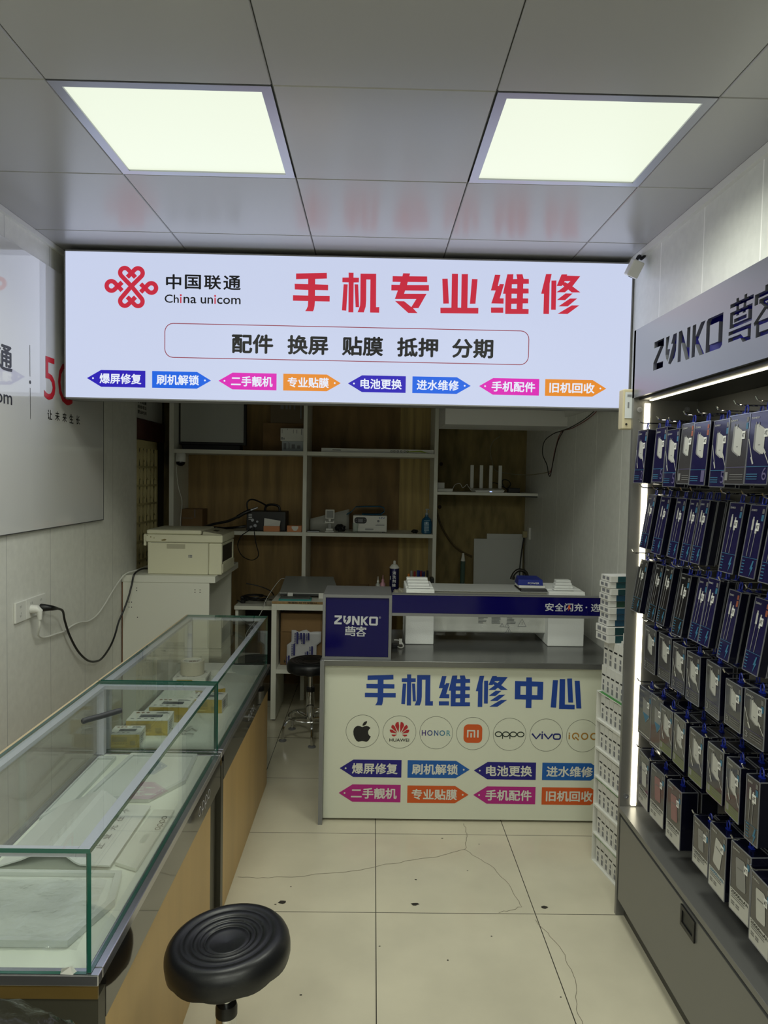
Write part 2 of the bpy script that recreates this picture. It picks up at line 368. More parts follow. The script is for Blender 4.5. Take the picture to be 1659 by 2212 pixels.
# ============================================================ THE SIGN
SY = 3.38
sign_face = mat('lit_sign_face', (199, 208, 234), 0.45, emit=SIGN_STRENGTH)
E_red = mat('lit_red', (194, 38, 60), .45, emit=SIGN_STRENGTH); E_black = mat('lit_black', (16, 16, 18), .45, emit=SIGN_STRENGTH)
E_navy = mat('lit_navy', (34, 14, 176), .45, emit=SIGN_STRENGTH); E_blue = mat('lit_blue', (14, 96, 222), .45, emit=SIGN_STRENGTH)
E_mag = mat('lit_magenta', (216, 28, 178), .45, emit=SIGN_STRENGTH); E_org = mat('lit_orange', (226, 136, 36), .45, emit=SIGN_STRENGTH)
E_white = mat('lit_white', (226, 232, 246), .45, emit=SIGN_STRENGTH); E_dred = mat('lit_dark_red', (140, 40, 56), .45, emit=SIGN_STRENGTH)
sg = thing('lightbox_sign', 'wide backlit white shop sign with red Chinese lettering hung under the ceiling', 'sign', (-.12, SY, 1.965))
sx0, sx1, sz0, sz1 = -1.432, 1.186, 1.966, 2.641
build('face', MB().box(sx0 + .006, sx1 - .006, SY, SY + .01, sz0 + .006, sz1 - .006), sign_face, sg)
fr_ = MB().box(sx0, sx0 + .006, SY - .002, SY + .12, sz0, sz1).box(sx1 - .006, sx1, SY - .002, SY + .12, sz0, sz1).box(sx0, sx1, SY - .002, SY + .12, sz0, sz0 + .006).box(sx0, sx1, SY - .002, SY + .12, sz1 - .006, sz1).box(sx0, sx1, SY + .11, SY + .12, sz0, sz1)
build('frame', fr_, mat('dull_grey_metal', (150, 150, 152), .5, .3), sg)
G = {"shou":[[[-373,2557],[-232,2563],[-231,2537],[-285,2534],[-285,2510],[-225,2509],[-225,2484],[-285,2484],[-285,2458],[-217,2459],[-217,2433],[-285,2433],[-286,2413],[-289,2396],[-293,2387],[-329,2387],[-323,2396],[-317,2410],[-316,2433],[-386,2433],[-386,2458],[-316,2458],[-316,2483],[-378,2484],[-379,2510],[-317,2510],[-317,2534],[-373,2531]]],"ji":[[[-132,2566],[-109,2566],[-109,2544],[-84,2544],[-84,2523],[-108,2522],[-107,2386],[-130,2386],[-131,2522],[-160,2522],[-160,2543],[-131,2544]],[[-154,2513],[-135,2513],[-140,2393],[-160,2394]],[[-104,2514],[-87,2514],[-81,2410],[-97,2410]],[[-77,2563],[-5,2564],[-3,2412],[12,2413],[12,2387],[-30,2387],[-31,2537],[-50,2537],[-49,2441],[-51,2413],[-59,2387],[-88,2387],[-82,2401],[-77,2418],[-76,2440]]],"zhuan":[[[119,2569],[151,2569],[148,2556],[230,2557],[231,2531],[141,2530],[138,2516],[239,2518],[240,2492],[130,2491],[125,2476],[229,2478],[193,2412],[168,2411],[189,2389],[146,2389],[84,2442],[126,2442],[160,2416],[182,2453],[83,2451],[96,2490],[66,2490],[66,2516],[104,2516],[108,2529],[71,2529],[71,2555],[116,2555]]],"ye":[[[344,2572],[372,2572],[374,2418],[390,2418],[389,2571],[418,2572],[419,2418],[470,2419],[470,2393],[295,2391],[294,2416],[345,2417]],[[300,2548],[325,2549],[333,2436],[307,2435]],[[437,2550],[463,2550],[456,2438],[430,2437]]],"wei":[[[543,2572],[568,2572],[557,2521],[563,2521],[566,2530],[586,2530],[568,2465],[586,2465],[586,2441],[529,2441],[548,2500],[526,2500]],[[528,2422],[585,2423],[586,2399],[529,2398]],[[600,2575],[628,2576],[627,2554],[646,2555],[642,2576],[670,2577],[676,2556],[700,2556],[701,2534],[675,2533],[675,2512],[700,2512],[701,2490],[675,2489],[675,2467],[700,2467],[700,2445],[675,2444],[675,2419],[703,2419],[703,2396],[595,2394],[594,2486],[582,2486]],[[622,2530],[647,2531],[647,2512],[622,2512]],[[622,2487],[647,2487],[647,2467],[622,2466]],[[622,2441],[647,2442],[647,2418],[622,2418]]],"xiu":[[[779,2580],[805,2581],[797,2537],[798,2398],[772,2398],[772,2490],[759,2490]],[[805,2551],[828,2552],[829,2418],[807,2418]],[[851,2580],[877,2581],[876,2575],[938,2574],[903,2527],[941,2500],[901,2499],[884,2512],[869,2499],[830,2498],[865,2525],[857,2532],[853,2527],[830,2527]],[[866,2550],[893,2551],[881,2539],[870,2545],[865,2544]],[[872,2494],[905,2494],[871,2463],[833,2463]],[[893,2471],[927,2472],[884,2435],[841,2434]],[[903,2440],[938,2441],[884,2400],[838,2400]]],"zhong":[[[736,700],[762,700],[763,681],[817,680],[817,594],[764,594],[764,554],[737,554],[737,594],[684,595],[683,682],[736,681]],[[710,658],[736,658],[736,617],[710,617]],[[764,657],[790,657],[790,616],[765,616]]],"xin":[[[862,689],[886,689],[881,557],[855,558]],[[894,694],[920,694],[922,573],[969,572],[969,550],[895,551]],[[929,697],[952,698],[961,583],[938,583]],[[965,687],[989,687],[1001,555],[977,555]]]}
def loops(n, f=lambda p: p): return [[f((p[0] / 1000, p[1] / 1000)) for p in L] for L in G[n]]
def glyph(mb, n, O, f=lambda p: p, split=None):
    L = loops(n, f)
    groups = {'shou': [[0]], 'ji': [[0], [1], [2], [3]], 'zhuan': [[0]], 'ye': [[0], [1], [2]], 'wei': [[0], [1], [2, 3, 4, 5]], 'xiu': [[0], [1], [2, 3], [4], [5], [6]], 'zhong': [[0, 1, 2]], 'xin': [[0], [1], [2], [3]]}[n]
    for gi in groups: mb.shape([L[i] for i in gi], O, X, Z)
SO = (0, SY - .0012, 0)
mb = MB()
for n in ('shou', 'ji', 'zhuan', 'ye', 'wei', 'xiu'): glyph(mb, n, SO)
build('headline_lettering', mb, E_red, sg)
def knot(mb, cx, cy, k, O, U=X, V=Z):
    T = lambda p: (cx + (p[0] - 848) * k, cy - (p[1] - 668) * k)
    wd = 114 * k
    P1 = [(955, 420)] + [(677 + 120 * math.cos(math.radians(a)), 305 - 120 * math.sin(math.radians(a))) for a in range(45, 226, 12)] + [(848, 646)] + [(1020 + 120 * math.cos(math.radians(a)), 1035 - 120 * math.sin(math.radians(a))) for a in range(45, -136, -12)] + [(742, 925)]
    P2 = [(2 * 849 - x, y) for x, y in P1]
    P3 = [(608, 768)] + [(330 + 122 * math.cos(math.radians(a)), 652 - 122 * math.sin(math.radians(a))) for a in range(45, 316, 12)] + [(608, 552)]
    P4 = [(2 * 849 - x, y + 30) for x, y in P3]
    for P in (P1, P2, P3, P4): mb.ribbon([T(p) for p in P], wd, O, U, V)
KN = MB(); knot(KN, -1.126, 2.479, 0.08137 * SY / 1562.8, SO); build('knot_emblem', KN, E_red, sg)
mb = MB()
for ch, x0, x1 in (('中', -.968, -.898), ('国', -.882, -.808), ('联', -.794, -.716), ('通', -.706, -.626)): mb.text(ch, x0, 2.475 if ch != '中' else 2.472, x1, 2.541, SO, X, Z, .02)
for s_, a, b_, tp in (('Ch', -.974, -.909, 2.449), ('na', -.8875, -.8287, 2.440), ('un', -.809, -.7525, 2.440), ('com', -.734, -.626, 2.440)): mb.text(s_, a, 2.411, b_, tp, SO, X, Z, .01)
mb.use(1)
for xx in (-.900, -.743): mb.rect(xx - .003, 2.411, xx + .003, 2.439, SO, X, Z); mb.disc(xx, 2.447, .0045, SO, X, Z)
build('company_lettering', mb, [E_black, E_red], sg)
mb = MB()
mb.ribbon(rrect(-.972, 2.163, .708, 2.318, .038), .0035, SO, X, Z, True); build('rounded_border', mb, E_dred, sg)
for s_, a, b_ in (('配件', -.665, -.474), ('换屏', -.409, -.220), ('贴膜', -.157, .033), ('抵押', .097, .288), ('分期', .352, .544)):
    build('service_lettering', MB().text(s_, a, 2.188, b_, 2.277, SO, X, Z, .03), E_black, sg)
sl = bpy.data.lights.new('sign_boost_lamp', 'AREA'); sl.shape = 'RECTANGLE'; sl.size = 2.56; sl.size_y = .62; sl.energy = SIGN_WATTS; sl.color = (.80, .86, 1.0)  # extra lamp just before the face, added to the sign's own glow
so = bpy.data.objects.new('sign_boost_lamp', sl); COL.objects.link(so); so.parent = sg; so.location = (0, -.006, .334); so.rotation_euler = (-math.pi / 2, 0, 0)
TAGS = [('爆屏修复', -1), ('刷机解锁', 1), ('二手靓机', -1), ('专业贴膜', 1), ('电池更换', -1), ('进水维修', 1), ('手机配件', -1), ('旧机回收', 1)]
def arrow_tag(mb, x0, x1, z0, z1, d, s_, O, cm, wm, dm=None):
    e = .072; h = (z0 + z1) / 2; t = .058
    mb.use(cm)
    if d < 0: mb.shape([[(x0, h), (x0 + e * .9, z0), (x1, z0), (x1, z1), (x0 + e * .9, z1)]], O, X, Z)
    else: mb.shape([[(x1, h), (x1 - e * .9, z1), (x0, z1), (x0, z0), (x1 - e * .9, z0)]], O, X, Z)
    O2 = (O[0], O[1] - .0008, O[2]); mb.use(wm)
    a, b_ = (x0 + .058, x1 - .018) if d < 0 else (x0 + .02, x1 - .055)
    hh = (z1 - z0) * .31
    mb.text(s_, a, h - hh, b_, h + hh, O2, X, Z, .026)
    mb.disc(x0 + .028 if d < 0 else x1 - .028, h, .0042, O2, X, Z, 12)
TP = [(-1.329, -1.061), (-1.030, -.759), (-.725, -.457), (-.426, -.160), (-.127, .141), (.172, .443), (.482, .762), (.790, 1.076)]
for k, (s_, d) in enumerate(TAGS):
    mb = MB(); cm = [E_navy, E_blue, E_mag, E_org][k % 4]
    arrow_tag(mb, TP[k][0], TP[k][1], 2.022, 2.099, d, s_, SO, 0, 1)
    build('arrow_label', mb, [cm, E_white], sg)

# small camera in the ceiling corner by the sign
t = thing('corner_camera', 'small white box camera on a black mount at the sign corner', 'camera', (1.13, 3.22, 2.58))
a = Matrix.Translation((1.135, 3.23, 2.57)) @ Euler((.35, 0.35, .1)).to_matrix().to_4x4()
mb = MB().box(-.026, .026, -.026, .026, -.036, .036); mb.v = [tuple(a @ Vector(v)) for v in mb.v]; build('housing', mb, white_pl, t, bevel=.005)
mb = MB().lathe([(.006, -.0365), (.010, -.0365), (.010, -.038), (.0, -.038)], n=12); mb.v = [tuple(a @ Vector(v)) for v in mb.v]; build('lens', mb, black_pl, t)
build('mount', MB().tube(spline([(1.145, 3.235, 2.605), (1.155, 3.24, 2.625), (1.165, 3.25, 2.632), (1.172, 3.25, 2.62), (1.188, 3.25, 2.635)]), .007, 8), black_pl, t)

# ============================================================ REPAIR COUNTER
CY = 3.358
navy = mat('navy_panel', (12, 8, 78), 0.10, spec=.25)
lit_w = mat('counter_printed_panel', (214, 217, 200), 0.42)
P_blue = mat('print_strong_blue', (18, 62, 150), .5); P_navy = mat('print_navy', (24, 14, 120), .5); P_mid = mat('print_mid_blue', (18, 88, 168), .5)
P_mag = mat('print_magenta', (176, 28, 128), .5); P_or = mat('print_orange', (206, 86, 28), .5); P_red = mat('print_red', (176, 30, 40), .5)
P_gold = mat('print_gold', (168, 120, 40), .5); P_wht = mat('print_white_flat', (214, 214, 204), .5); P_silver = mat('print_silver', (196, 198, 204), .4, .2)
rc = thing('repair_counter', 'grey framed repair counter with blue printed white front under the sign', 'counter', (.47, 3.6, 0))
cx0, cx1 = -.226, 1.186
fp = build('front_panel', MB().box(cx0 + .014, cx1, CY, CY + .018, .012, .748), lit_w, rc)
build('corner_post', MB().box(cx0 - .006, cx0 + .013, CY - .045, CY + .02, 0, .775), steel, rc)
build('side_panel', MB().box(cx0, cx0 + .012, CY + .0205, 4.02, 0, .744), steel, rc)
build('worktop', MB().box(cx0 - .004, cx1, CY - .03, 4.03, .7485, .776), mat('dark_steel_top', (112, 113, 112), .2, .5), rc, bevel=.002)
build('back_panel', MB().box(cx0 + .013, cx1, 4.0, 4.018, .0, .747), white_lam, rc)
lb = build('raised_box', MB().box(-.226, .096, CY + .004, 3.64, .7765, 1.078), steel, rc, bevel=.002)
fr_ = MB().box(-.226, .096, CY - .010, CY + .0035, 1.066, 1.080).box(-.226, .096, CY - .010, CY + .0035, .7765, .787).box(-.226, -.213, CY - .010, CY + .0035, .787, 1.066).box(.083, .096, CY - .010, CY + .0035, .787, 1.066)
build('box_frame', fr_, steel, lb)
np_ = build('navy_panel', MB().box(-.212, .082, CY - .004, CY + .0035, .788, 1.065), navy, lb)
# wordmark, traced outlines in a common frame
WM = {'Z': [[(270, 240), (458, 240), (458, 300), (330, 420), (455, 424), (452, 472), (262, 472), (262, 408), (392, 292), (270, 290)]],
      'U': [[(495, 245), (562, 245), (530, 345), (575, 350), (545, 445), (512, 420), (495, 380)], [(628, 248), (688, 248), (684, 380), (660, 430), (590, 475), (552, 458), (628, 318), (592, 315)]],
      'N': [[(722, 248), (775, 248), (860, 390), (862, 248), (914, 250), (912, 485), (855, 485), (772, 340), (770, 480), (718, 478)]],
      'K': [[(950, 252), (1003, 252), (1001, 340), (1075, 256), (1142, 256), (1042, 370), (1138, 488), (1070, 488), (999, 395), (997, 484), (946, 484)]],
      'O': [[(1180, 256), (1360, 258), (1385, 285), (1382, 465), (1358, 490), (1182, 486), (1158, 460), (1160, 280)], [(1210, 306), (1332, 308), (1330, 440), (1208, 438)]]}
ZK = [[(553, 532), (817, 534), (817, 556), (553, 554)], [(622, 514), (652, 514), (662, 610), (630, 610)], [(716, 514), (746, 514), (734, 610), (702, 610)],
      [(555, 578), (808, 578), (808, 600), (555, 600)], [(555, 578), (592, 578), (592, 668), (555, 668)], [(765, 578), (808, 578), (808, 668), (765, 668)], [(605, 622), (748, 622), (748, 642), (605, 642)], [(555, 648), (808, 648), (808, 668), (555, 668)],
      [(545, 682), (802, 682), (802, 703), (545, 703)], [(545, 718), (690, 718), (690, 740), (545, 740)], [(768, 682), (802, 682), (802, 766), (768, 766)], [(690, 718), (724, 742), (802, 744), (802, 766), (716, 766), (690, 742)],
      [(935, 518), (982, 518), (982, 546), (935, 546)], [(830, 544), (1086, 544), (1086, 568), (830, 568)], [(830, 544), (868, 544), (868, 600), (830, 600)], [(1046, 544), (1086, 544), (1086, 600), (1046, 600)],
      [(878, 578), (1034, 578), (1034, 600), (878, 600)], [(990, 590), (1034, 596), (842, 708), (828, 690)], [(878, 590), (920, 590), (1082, 692), (1072, 712)],
      [(856, 688), (1046, 688), (1046, 710), (856, 710)], [(856, 746), (1046, 746), (1046, 770), (856, 770)], [(856, 688), (890, 688), (890, 770), (856, 770)], [(1010, 688), (1046, 688), (1046, 770), (1010, 770)]]
def wordmark(mb, x0, z0, x1, z1, O, U, V, k=None):
    T = lambda p: (x0 + (p[0] - 262) / 1123 * (x1 - x0), z1 - (p[1] - 240) / 250 * (z1 - z0))
    for n, L in WM.items():
        if n == 'U':
            for q in L: mb.shape([[T(p) for p in q]], O, U, V)
        else: mb.shape([[T(p) for p in q] for q in L], O, U, V)
def zunke(mb, x0, z0, x1, z1, O, U, V):
    T = lambda p: (x0 + (p[0] - 545) / 541 * (x1 - x0), z1 - (p[1] - 514) / 256 * (z1 - z0))
    for q in ZK: mb.shape([[T(p) for p in q]], O, U, V)
mb = MB(); LO = (0, CY - .005, 0)
wordmark(mb, -.172, .936, .032, .981, LO, X, Z); zunke(mb, -.121, .884, -.022, .931, LO, X, Z); mb.ring(.041, .974, .0045, .001, LO, X, Z, 16); mb.text('R', .0395, .9725, .0425, .976, LO, X, Z)
build('box_lettering', mb, P_silver, lb)
bar = build('blue_fascia_bar', MB().box(.0965, cx1, CY - .008, CY + .03, .9985, 1.083), navy, rc)
build('bar_edging', MB().box(.0965, cx1, CY - .011, CY + .032, .985, .998).box(.0965, cx1, CY - .010, CY + .032, 1.0832, 1.087), steel, bar)
build('bar_support', MB().box(1.15, 1.18, CY - .002, CY + .028, .7765, .9845), steel, rc)
mb = MB(); BO = (0, CY - .0088, 0)
for i, ch in enumerate('安全闪充·选尊客'):
    wx = .0455
    x = .813 + i * .0455 - (.012 if i > 4 else 0)
    if ch == '·': mb.disc(x + .012, 1.038, .004, BO, X, Z, 10)
    elif i < 9: mb.text(ch, x, 1.018, x + .041, 1.056, BO, X, Z, .02)
mb.use(1).shape([[(.9235, 1.047), (.932, 1.047), (.928, 1.037), (.934, 1.037), (.920, 1.019), (.925, 1.033), (.919, 1.033)]], (0, CY - .0094, 0), X, Z)
build('bar_lettering', mb, [P_silver, P_or], bar)
# printed front
FO = (0, CY - .0008, 0)
def refit(n, x0, z1, x1, z0):
    P = [p for L in loops(n) for p in L]; a, b_ = min(p[0] for p in P), max(p[0] for p in P); c, d = min(p[1] for p in P), max(p[1] for p in P)
    return lambda p: (x0 + (p[0] - a) / (b_ - a) * (x1 - x0), z0 + (p[1] - c) / (d - c) * (z1 - z0))
mb = MB()
for n, bx in (('shou', (-.023, .703, .122, .557)), ('ji', (.149, .706, .298, .558)), ('wei', (.324, .705, .473, .557)), ('xiu', (.499, .705, .650, .556))): glyph(mb, n, FO, refit(n, *bx))
glyph(mb, 'zhong', FO); glyph(mb, 'xin', FO)
build('headline_lettering', mb, P_blue, fp)
CT = [(0, -.136, .156, .2535, P_navy), (1, .185, .479, .2535, P_mid), (4, .499, .794, .2500, P_navy), (5, .824, 1.12, .2500, P_mid), (2, -.139, .154, .134, P_mag), (3, .186, .477, .132, P_or), (6, .499, .795, .132, P_mag), (7, .825, 1.122, .131, P_or)]
for k, a, b_, zc, cm in CT:
    mb = MB(); arrow_tag(mb, a, b_, zc - .042, zc + .042, TAGS[k][1], TAGS[k][0], FO, 0, 1); build('arrow_label', mb, [cm, P_wht], fp)
def circ(i): return (-.031 + .1738 * i, .432 - .0014 * i)
k = .16275 / 1562.8 * CY
def tl(cx, cz, px, py, ox, oy): return (cx + (px - ox) * k, cz - (py - oy) * k)
def logo(i, mats, fn):
    cx, cz = circ(i); mb = MB(); mb.ring(cx, cz, .0785, .0012, FO, X, Z); fn(mb, cx, cz); build('brand_roundel', mb, [print_black] + mats, fp)
def f_apple(mb, cx, cz):
    A = [(262, 188), (290, 178), (320, 172), (350, 180), (374, 200), (352, 222), (342, 250), (346, 282), (360, 304), (380, 316), (362, 352), (340, 382), (318, 390), (290, 384), (262, 380), (236, 386), (210, 390), (186, 376), (162, 340), (146, 296), (142, 250), (150, 212), (172, 184), (200, 172), (232, 176)]
    mb.shape([[tl(cx, cz, x, y, 267, 245) for x, y in A]], FO, X, Z)
    mb.shape([[tl(cx, cz, x, y, 267, 245) for x, y in [(325, 105), (324, 128), (310, 152), (288, 168), (264, 172), (268, 146), (284, 122), (304, 110)]]], FO, X, Z)
def f_petal(mb, cx, cz):
    mb.use(1)
    PT = [[(742, 262), (748, 170), (740, 116), (716, 120), (698, 140), (694, 168)], [(726, 266), (690, 178), (662, 152), (644, 172), (642, 196)], [(722, 274), (660, 224), (624, 220), (622, 240), (636, 262)], [(722, 288), (648, 288), (654, 306), (684, 316), (706, 300)]]
    for P in PT:
        mb.shape([[tl(cx, cz, x, y, 753, 253) for x, y in P]], FO, X, Z); mb.shape([[tl(cx, cz, 2 * 754 - x, y, 753, 253) for x, y in P]], FO, X, Z)
    mb.use(0); a = tl(cx, cz, 620, 386, 753, 253); b_ = tl(cx, cz, 886, 342, 753, 253); mb.text('HUAWEI', a[0], a[1], b_[0], b_[1], FO, X, Z, .012)
def f_honor(mb, cx, cz):
    for q, ch in enumerate('HONOR'):
        mb.use(1 + q); x0 = [1046, 1118, 1212, 1284, 1380][q]; x1 = [1102, 1192, 1268, 1360, 1434][q]
        a = tl(cx, cz, x0, 304, 1240, 262); b_ = tl(cx, cz, x1, 228, 1240, 262); mb.text(ch, a[0], a[1], b_[0], b_[1], FO, X, Z, .014)
def f_mi(mb, cx, cz):
    mb.use(1).shape([rrect(cx - .044, cz - .045, cx + .044, cz + .044, .022)], FO, X, Z)
    O2 = (0, CY - .0014, 0); mb.use(2)
    for a, b_, c, d in ((-.028, -.021, -.019, .017), (-.028, .010, .010, .017), (.004, .011, -.019, .012), (-.012, -.005, -.019, .002), (.020, .027, -.019, .017)): mb.rect(cx + a, cz + c if c < d else c, cx + b_, cz + d, O2, X, Z)
def f_oppo(mb, cx, cz):
    w_ = .0045; mb.use(1); xs = (-.052, -.017, .018, .053)
    for q in range(4):
        cc = (cx - .0525 + .035 * q, cz)
        mb.ribbon([(cc[0] + .0155 * math.cos(a * .2618), cc[1] + .0112 * math.sin(a * .2618)) for a in range(24)], w_, FO, X, Z, True)
        if q in (1, 2): mb.rect(cc[0] - .0178, cz - .022, cc[0] - .0133, cz + .004, FO, X, Z)
def f_vivo(mb, cx, cz):
    mb.use(1); w_ = .008
    mb.ribbon([(cx - .067, cz + .006), (cx - .047, cz - .018), (cx - .027, cz + .006)], w_, FO, X, Z); mb.rect(cx - .0225, cz - .020, cx - .0155, cz + .007, FO, X, Z); mb.disc(cx - .019, cz + .014, .0035, FO, X, Z, 10)
    mb.ribbon([(cx - .010, cz + .006), (cx + .010, cz - .018), (cx + .030, cz + .006)], w_, FO, X, Z); mb.ribbon(rrect(cx + .035, cz - .019, cx + .067, cz + .005, .009), .007, FO, X, Z, True)
def f_iq(mb, cx, cz):
    mb.use(1); w_ = .006
    mb.rect(cx - .067, cz - .018, cx - .061, cz + .006, FO, X, Z); mb.rect(cx - .067, cz + .009, cx - .061, cz + .015, FO, X, Z)
    mb.ribbon([(cx - .034 + .0145 * math.cos(math.radians(a)), cz - .002 + .0145 * math.sin(math.radians(a))) for a in range(-20, 262, 14)], w_, FO, X, Z); mb.ribbon([(cx - .036, cz - .006), (cx - .019, cz - .021)], w_, FO, X, Z)
    for q in (.009, .053): mb.ring(cx + q, cz - .002, .0175, w_, FO, X, Z, 28)
logo(0, [], f_apple); logo(1, [P_red], f_petal)
logo(2, [mat('print_violet', (60, 30, 120), .5), mat('print_h2', (44, 60, 130), .5), mat('print_h3', (40, 80, 140), .5), mat('print_h4', (50, 112, 150), .5), mat('print_h5', (80, 150, 165), .5)], f_honor)
logo(3, [P_or, P_wht], f_mi); logo(4, [mat('print_dark_green', (14, 34, 26), .5)], f_oppo); logo(5, [mat('print_deep_blue', (22, 32, 110), .5)], f_vivo); logo(6, [P_gold], f_iq)

# boxed appliance in foam end caps lying on the counter, wrapped in clear plastic
foam = mat('white_foam', (232, 234, 232), .8, bump=.15, bscale=160)
t = thing('wrapped_appliance', 'long white appliance wrapped in clear plastic lying on the counter', 'appliance', (.64, 3.8, .777))
build('body', MB().box(.27, .98, 3.745, 3.93, .825, 1.05), white_pl, t, bevel=.012, seg=3)
mb = MB(); AO = (0, 3.7435, 0)
for x, w_ in ((.56, .05), (.63, .05), (.71, .05)):
    for q in range(5): mb.rect(x, .905 - q * .007, x + w_ * random.uniform(.5, 1), .908 - q * .007, AO, X, Z)
for x, s_ in ((.685, .011), (.712, .012), (.79, .022), (.72, .018)):
    zz = .868 if s_ < .02 else .880
    if x == .72: zz = .838
    mb.ribbon([(x - s_, zz - s_ * .8), (x + s_, zz - s_ * .8), (x, zz + s_)], .003, AO, X, Z, True); mb.rect(x - .001, zz - s_ * .4, x + .001, zz + s_ * .3, AO, X, Z)
mb.rect(.76, .915, .83, .93, AO, X, Z)
build('warning_labels', mb, print_grey, t)
wr = MB(); n1, n2 = 26, 10
for i in range(n1 + 1):
    for j in range(n2 + 1):
        x = .325 + .575 * i / n1; z = .815 + .215 * j / n2
        wr.v.append((x, 3.722 + .010 * math.sin(i * 1.7 + j) * math.sin(j * 1.3 + i * .4) + random.uniform(-.003, .003), z))
for i in range(n1):
    for j in range(n2): a = i * (n2 + 1) + j; wr.f.append((a, a + n2 + 1, a + n2 + 2, a + 1)); wr.m.append(0)
build('plastic_wrap', wr, clear_mat('wrinkled_wrap', (.93, .94, .94), 1.6, .07, .5, 18), t, smooth='all')
build('top_wrap', MB().box(.324, .906, 3.69, 3.95, 1.051, 1.0525), mat('frosted_film', (190, 192, 190), .35, bump=.5, bscale=40), t)
def foam_cap(x0, x1, lab, ridged):
    t = thing('foam_end_cap', lab, 'foam packaging', ((x0 + x1) / 2, 3.82, .777), 'foam end caps on the counter')
    mb = MB().box(x0, x1, 3.67, 3.743, .777, 1.06).box(x0, x1, 3.7435, 3.97, .777, .824).box(x0, x1, 3.7435, 3.97, 1.0535, 1.062).box(x0 if ridged < 0 else x0 + .1, x0 + .06 if ridged < 0 else x1, 3.7435, 3.97, .8245, 1.053)
    b = build('block', mb, foam, t, bevel=.006)
    for q in range(4): build('ridge', MB().box(x0 + (.012 if ridged < 0 else .03 + .02 * q), x1 - (.02 if ridged < 0 else .05 - .012 * q), 3.69 + q * .066, 3.738 + q * .066, 1.0625, 1.070 + q * .0065), foam, t, bevel=.005)
    if ridged < 0: build('notch', MB().box(x0 + .001, x0 + .075, 3.664, 3.6695, .955, 1.05), foam, t, bevel=.002)
    else: build('notch', MB().box(x1 - .08, x1 - .001, 3.664, 3.6695, .94, 1.05), foam, t, bevel=.002)
foam_cap(.176, .322, 'white foam end cap with ridged top next to the navy wordmark box', -1)
foam_cap(.909, 1.095, 'white foam end cap with ridged top next to the stacked white boxes', 1)
t = thing('power_bank_carton', 'small blue and white carton lying on black case on the wrapped appliance', 'carton', (.83, 3.79, 1.0535))
mb = MB().box(.77, .905, 3.745, 3.86, 1.066, 1.078); build('tray', mb, white_pl, t)
mb = MB().hexa([(.765, 3.75, 1.0785), (.895, 3.745, 1.0785), (.90, 3.865, 1.0785), (.77, 3.87, 1.0785), (.768, 3.753, 1.108), (.892, 3.748, 1.108), (.885, 3.86, 1.115), (.778, 3.862, 1.115)])
mb.use(1).text('POWER', .815, 1.086, .875, 1.095, (0, 3.7445, 0), X, Z, .02); build('lid', mb, [mat('carton_blue', (26, 42, 130), .35), print_white], t)
tag(build('black_case', MB().hexa([(.77, 3.70, 1.0535), (.91, 3.70, 1.0535), (.91, 3.90, 1.0535), (.775, 3.90, 1.0535), (.775, 3.705, 1.0655), (.905, 3.705, 1.0655), (.905, 3.895, 1.0655), (.78, 3.895, 1.0655)]), black_pl), 'flat black case lying under the small blue carton', 'case')
# crumpled plastic bag behind the wordmark box
def crumple(name, c, r, label, cat, mt, seed=1, sq=(1, 1, 1), n=3):
    rnd = random.Random(seed); bm = bmesh.new(); bmesh.ops.create_icosphere(bm, subdivisions=n, radius=1)
    for v in bm.verts:
        k = 1 + rnd.uniform(-.28, .18); v.co = Vector((v.co.x * r * sq[0] * k, v.co.y * r * sq[1] * k, max(v.co.z, -.85) * r * sq[2] * k))
    zmin = min(v.co.z for v in bm.verts)
    mb = MB(); mb.v = [(c[0] + v.co.x, c[1] + v.co.y, c[2] + v.co.z - zmin) for v in bm.verts]; mb.f = [tuple(v.index for v in f.verts) for f in bm.faces]; mb.m = [0] * len(mb.f); bm.free()
    return tag(build(name, mb, mt), label, cat)
crumple('plastic_bag', (.20, 4.83, .8005), .052, 'crumpled translucent plastic bag in front of the dark blue spray can', 'bag', mat('translucent_bag', (190, 186, 170), .4), 3, (1.15, .8, .85))
t = thing('charging_cable', 'black and white charging cable lying on the counter beside the navy box', 'cable', (.13, 3.6, .777))
build('plug', MB().box(.105, .135, 3.58, 3.60, .777, .800), black_pl, t, bevel=.003)
build('cord', MB().tube(spline([(.13, 3.59, .785), (.15, 3.57, .781), (.165, 3.60, .783), (.15, 3.64, .80), (.12, 3.66, .80)]), .003, 6), white_pl, t)
build('connector', MB().box(.143, .158, 3.61, 3.625, .79, .815), white_pl, t)

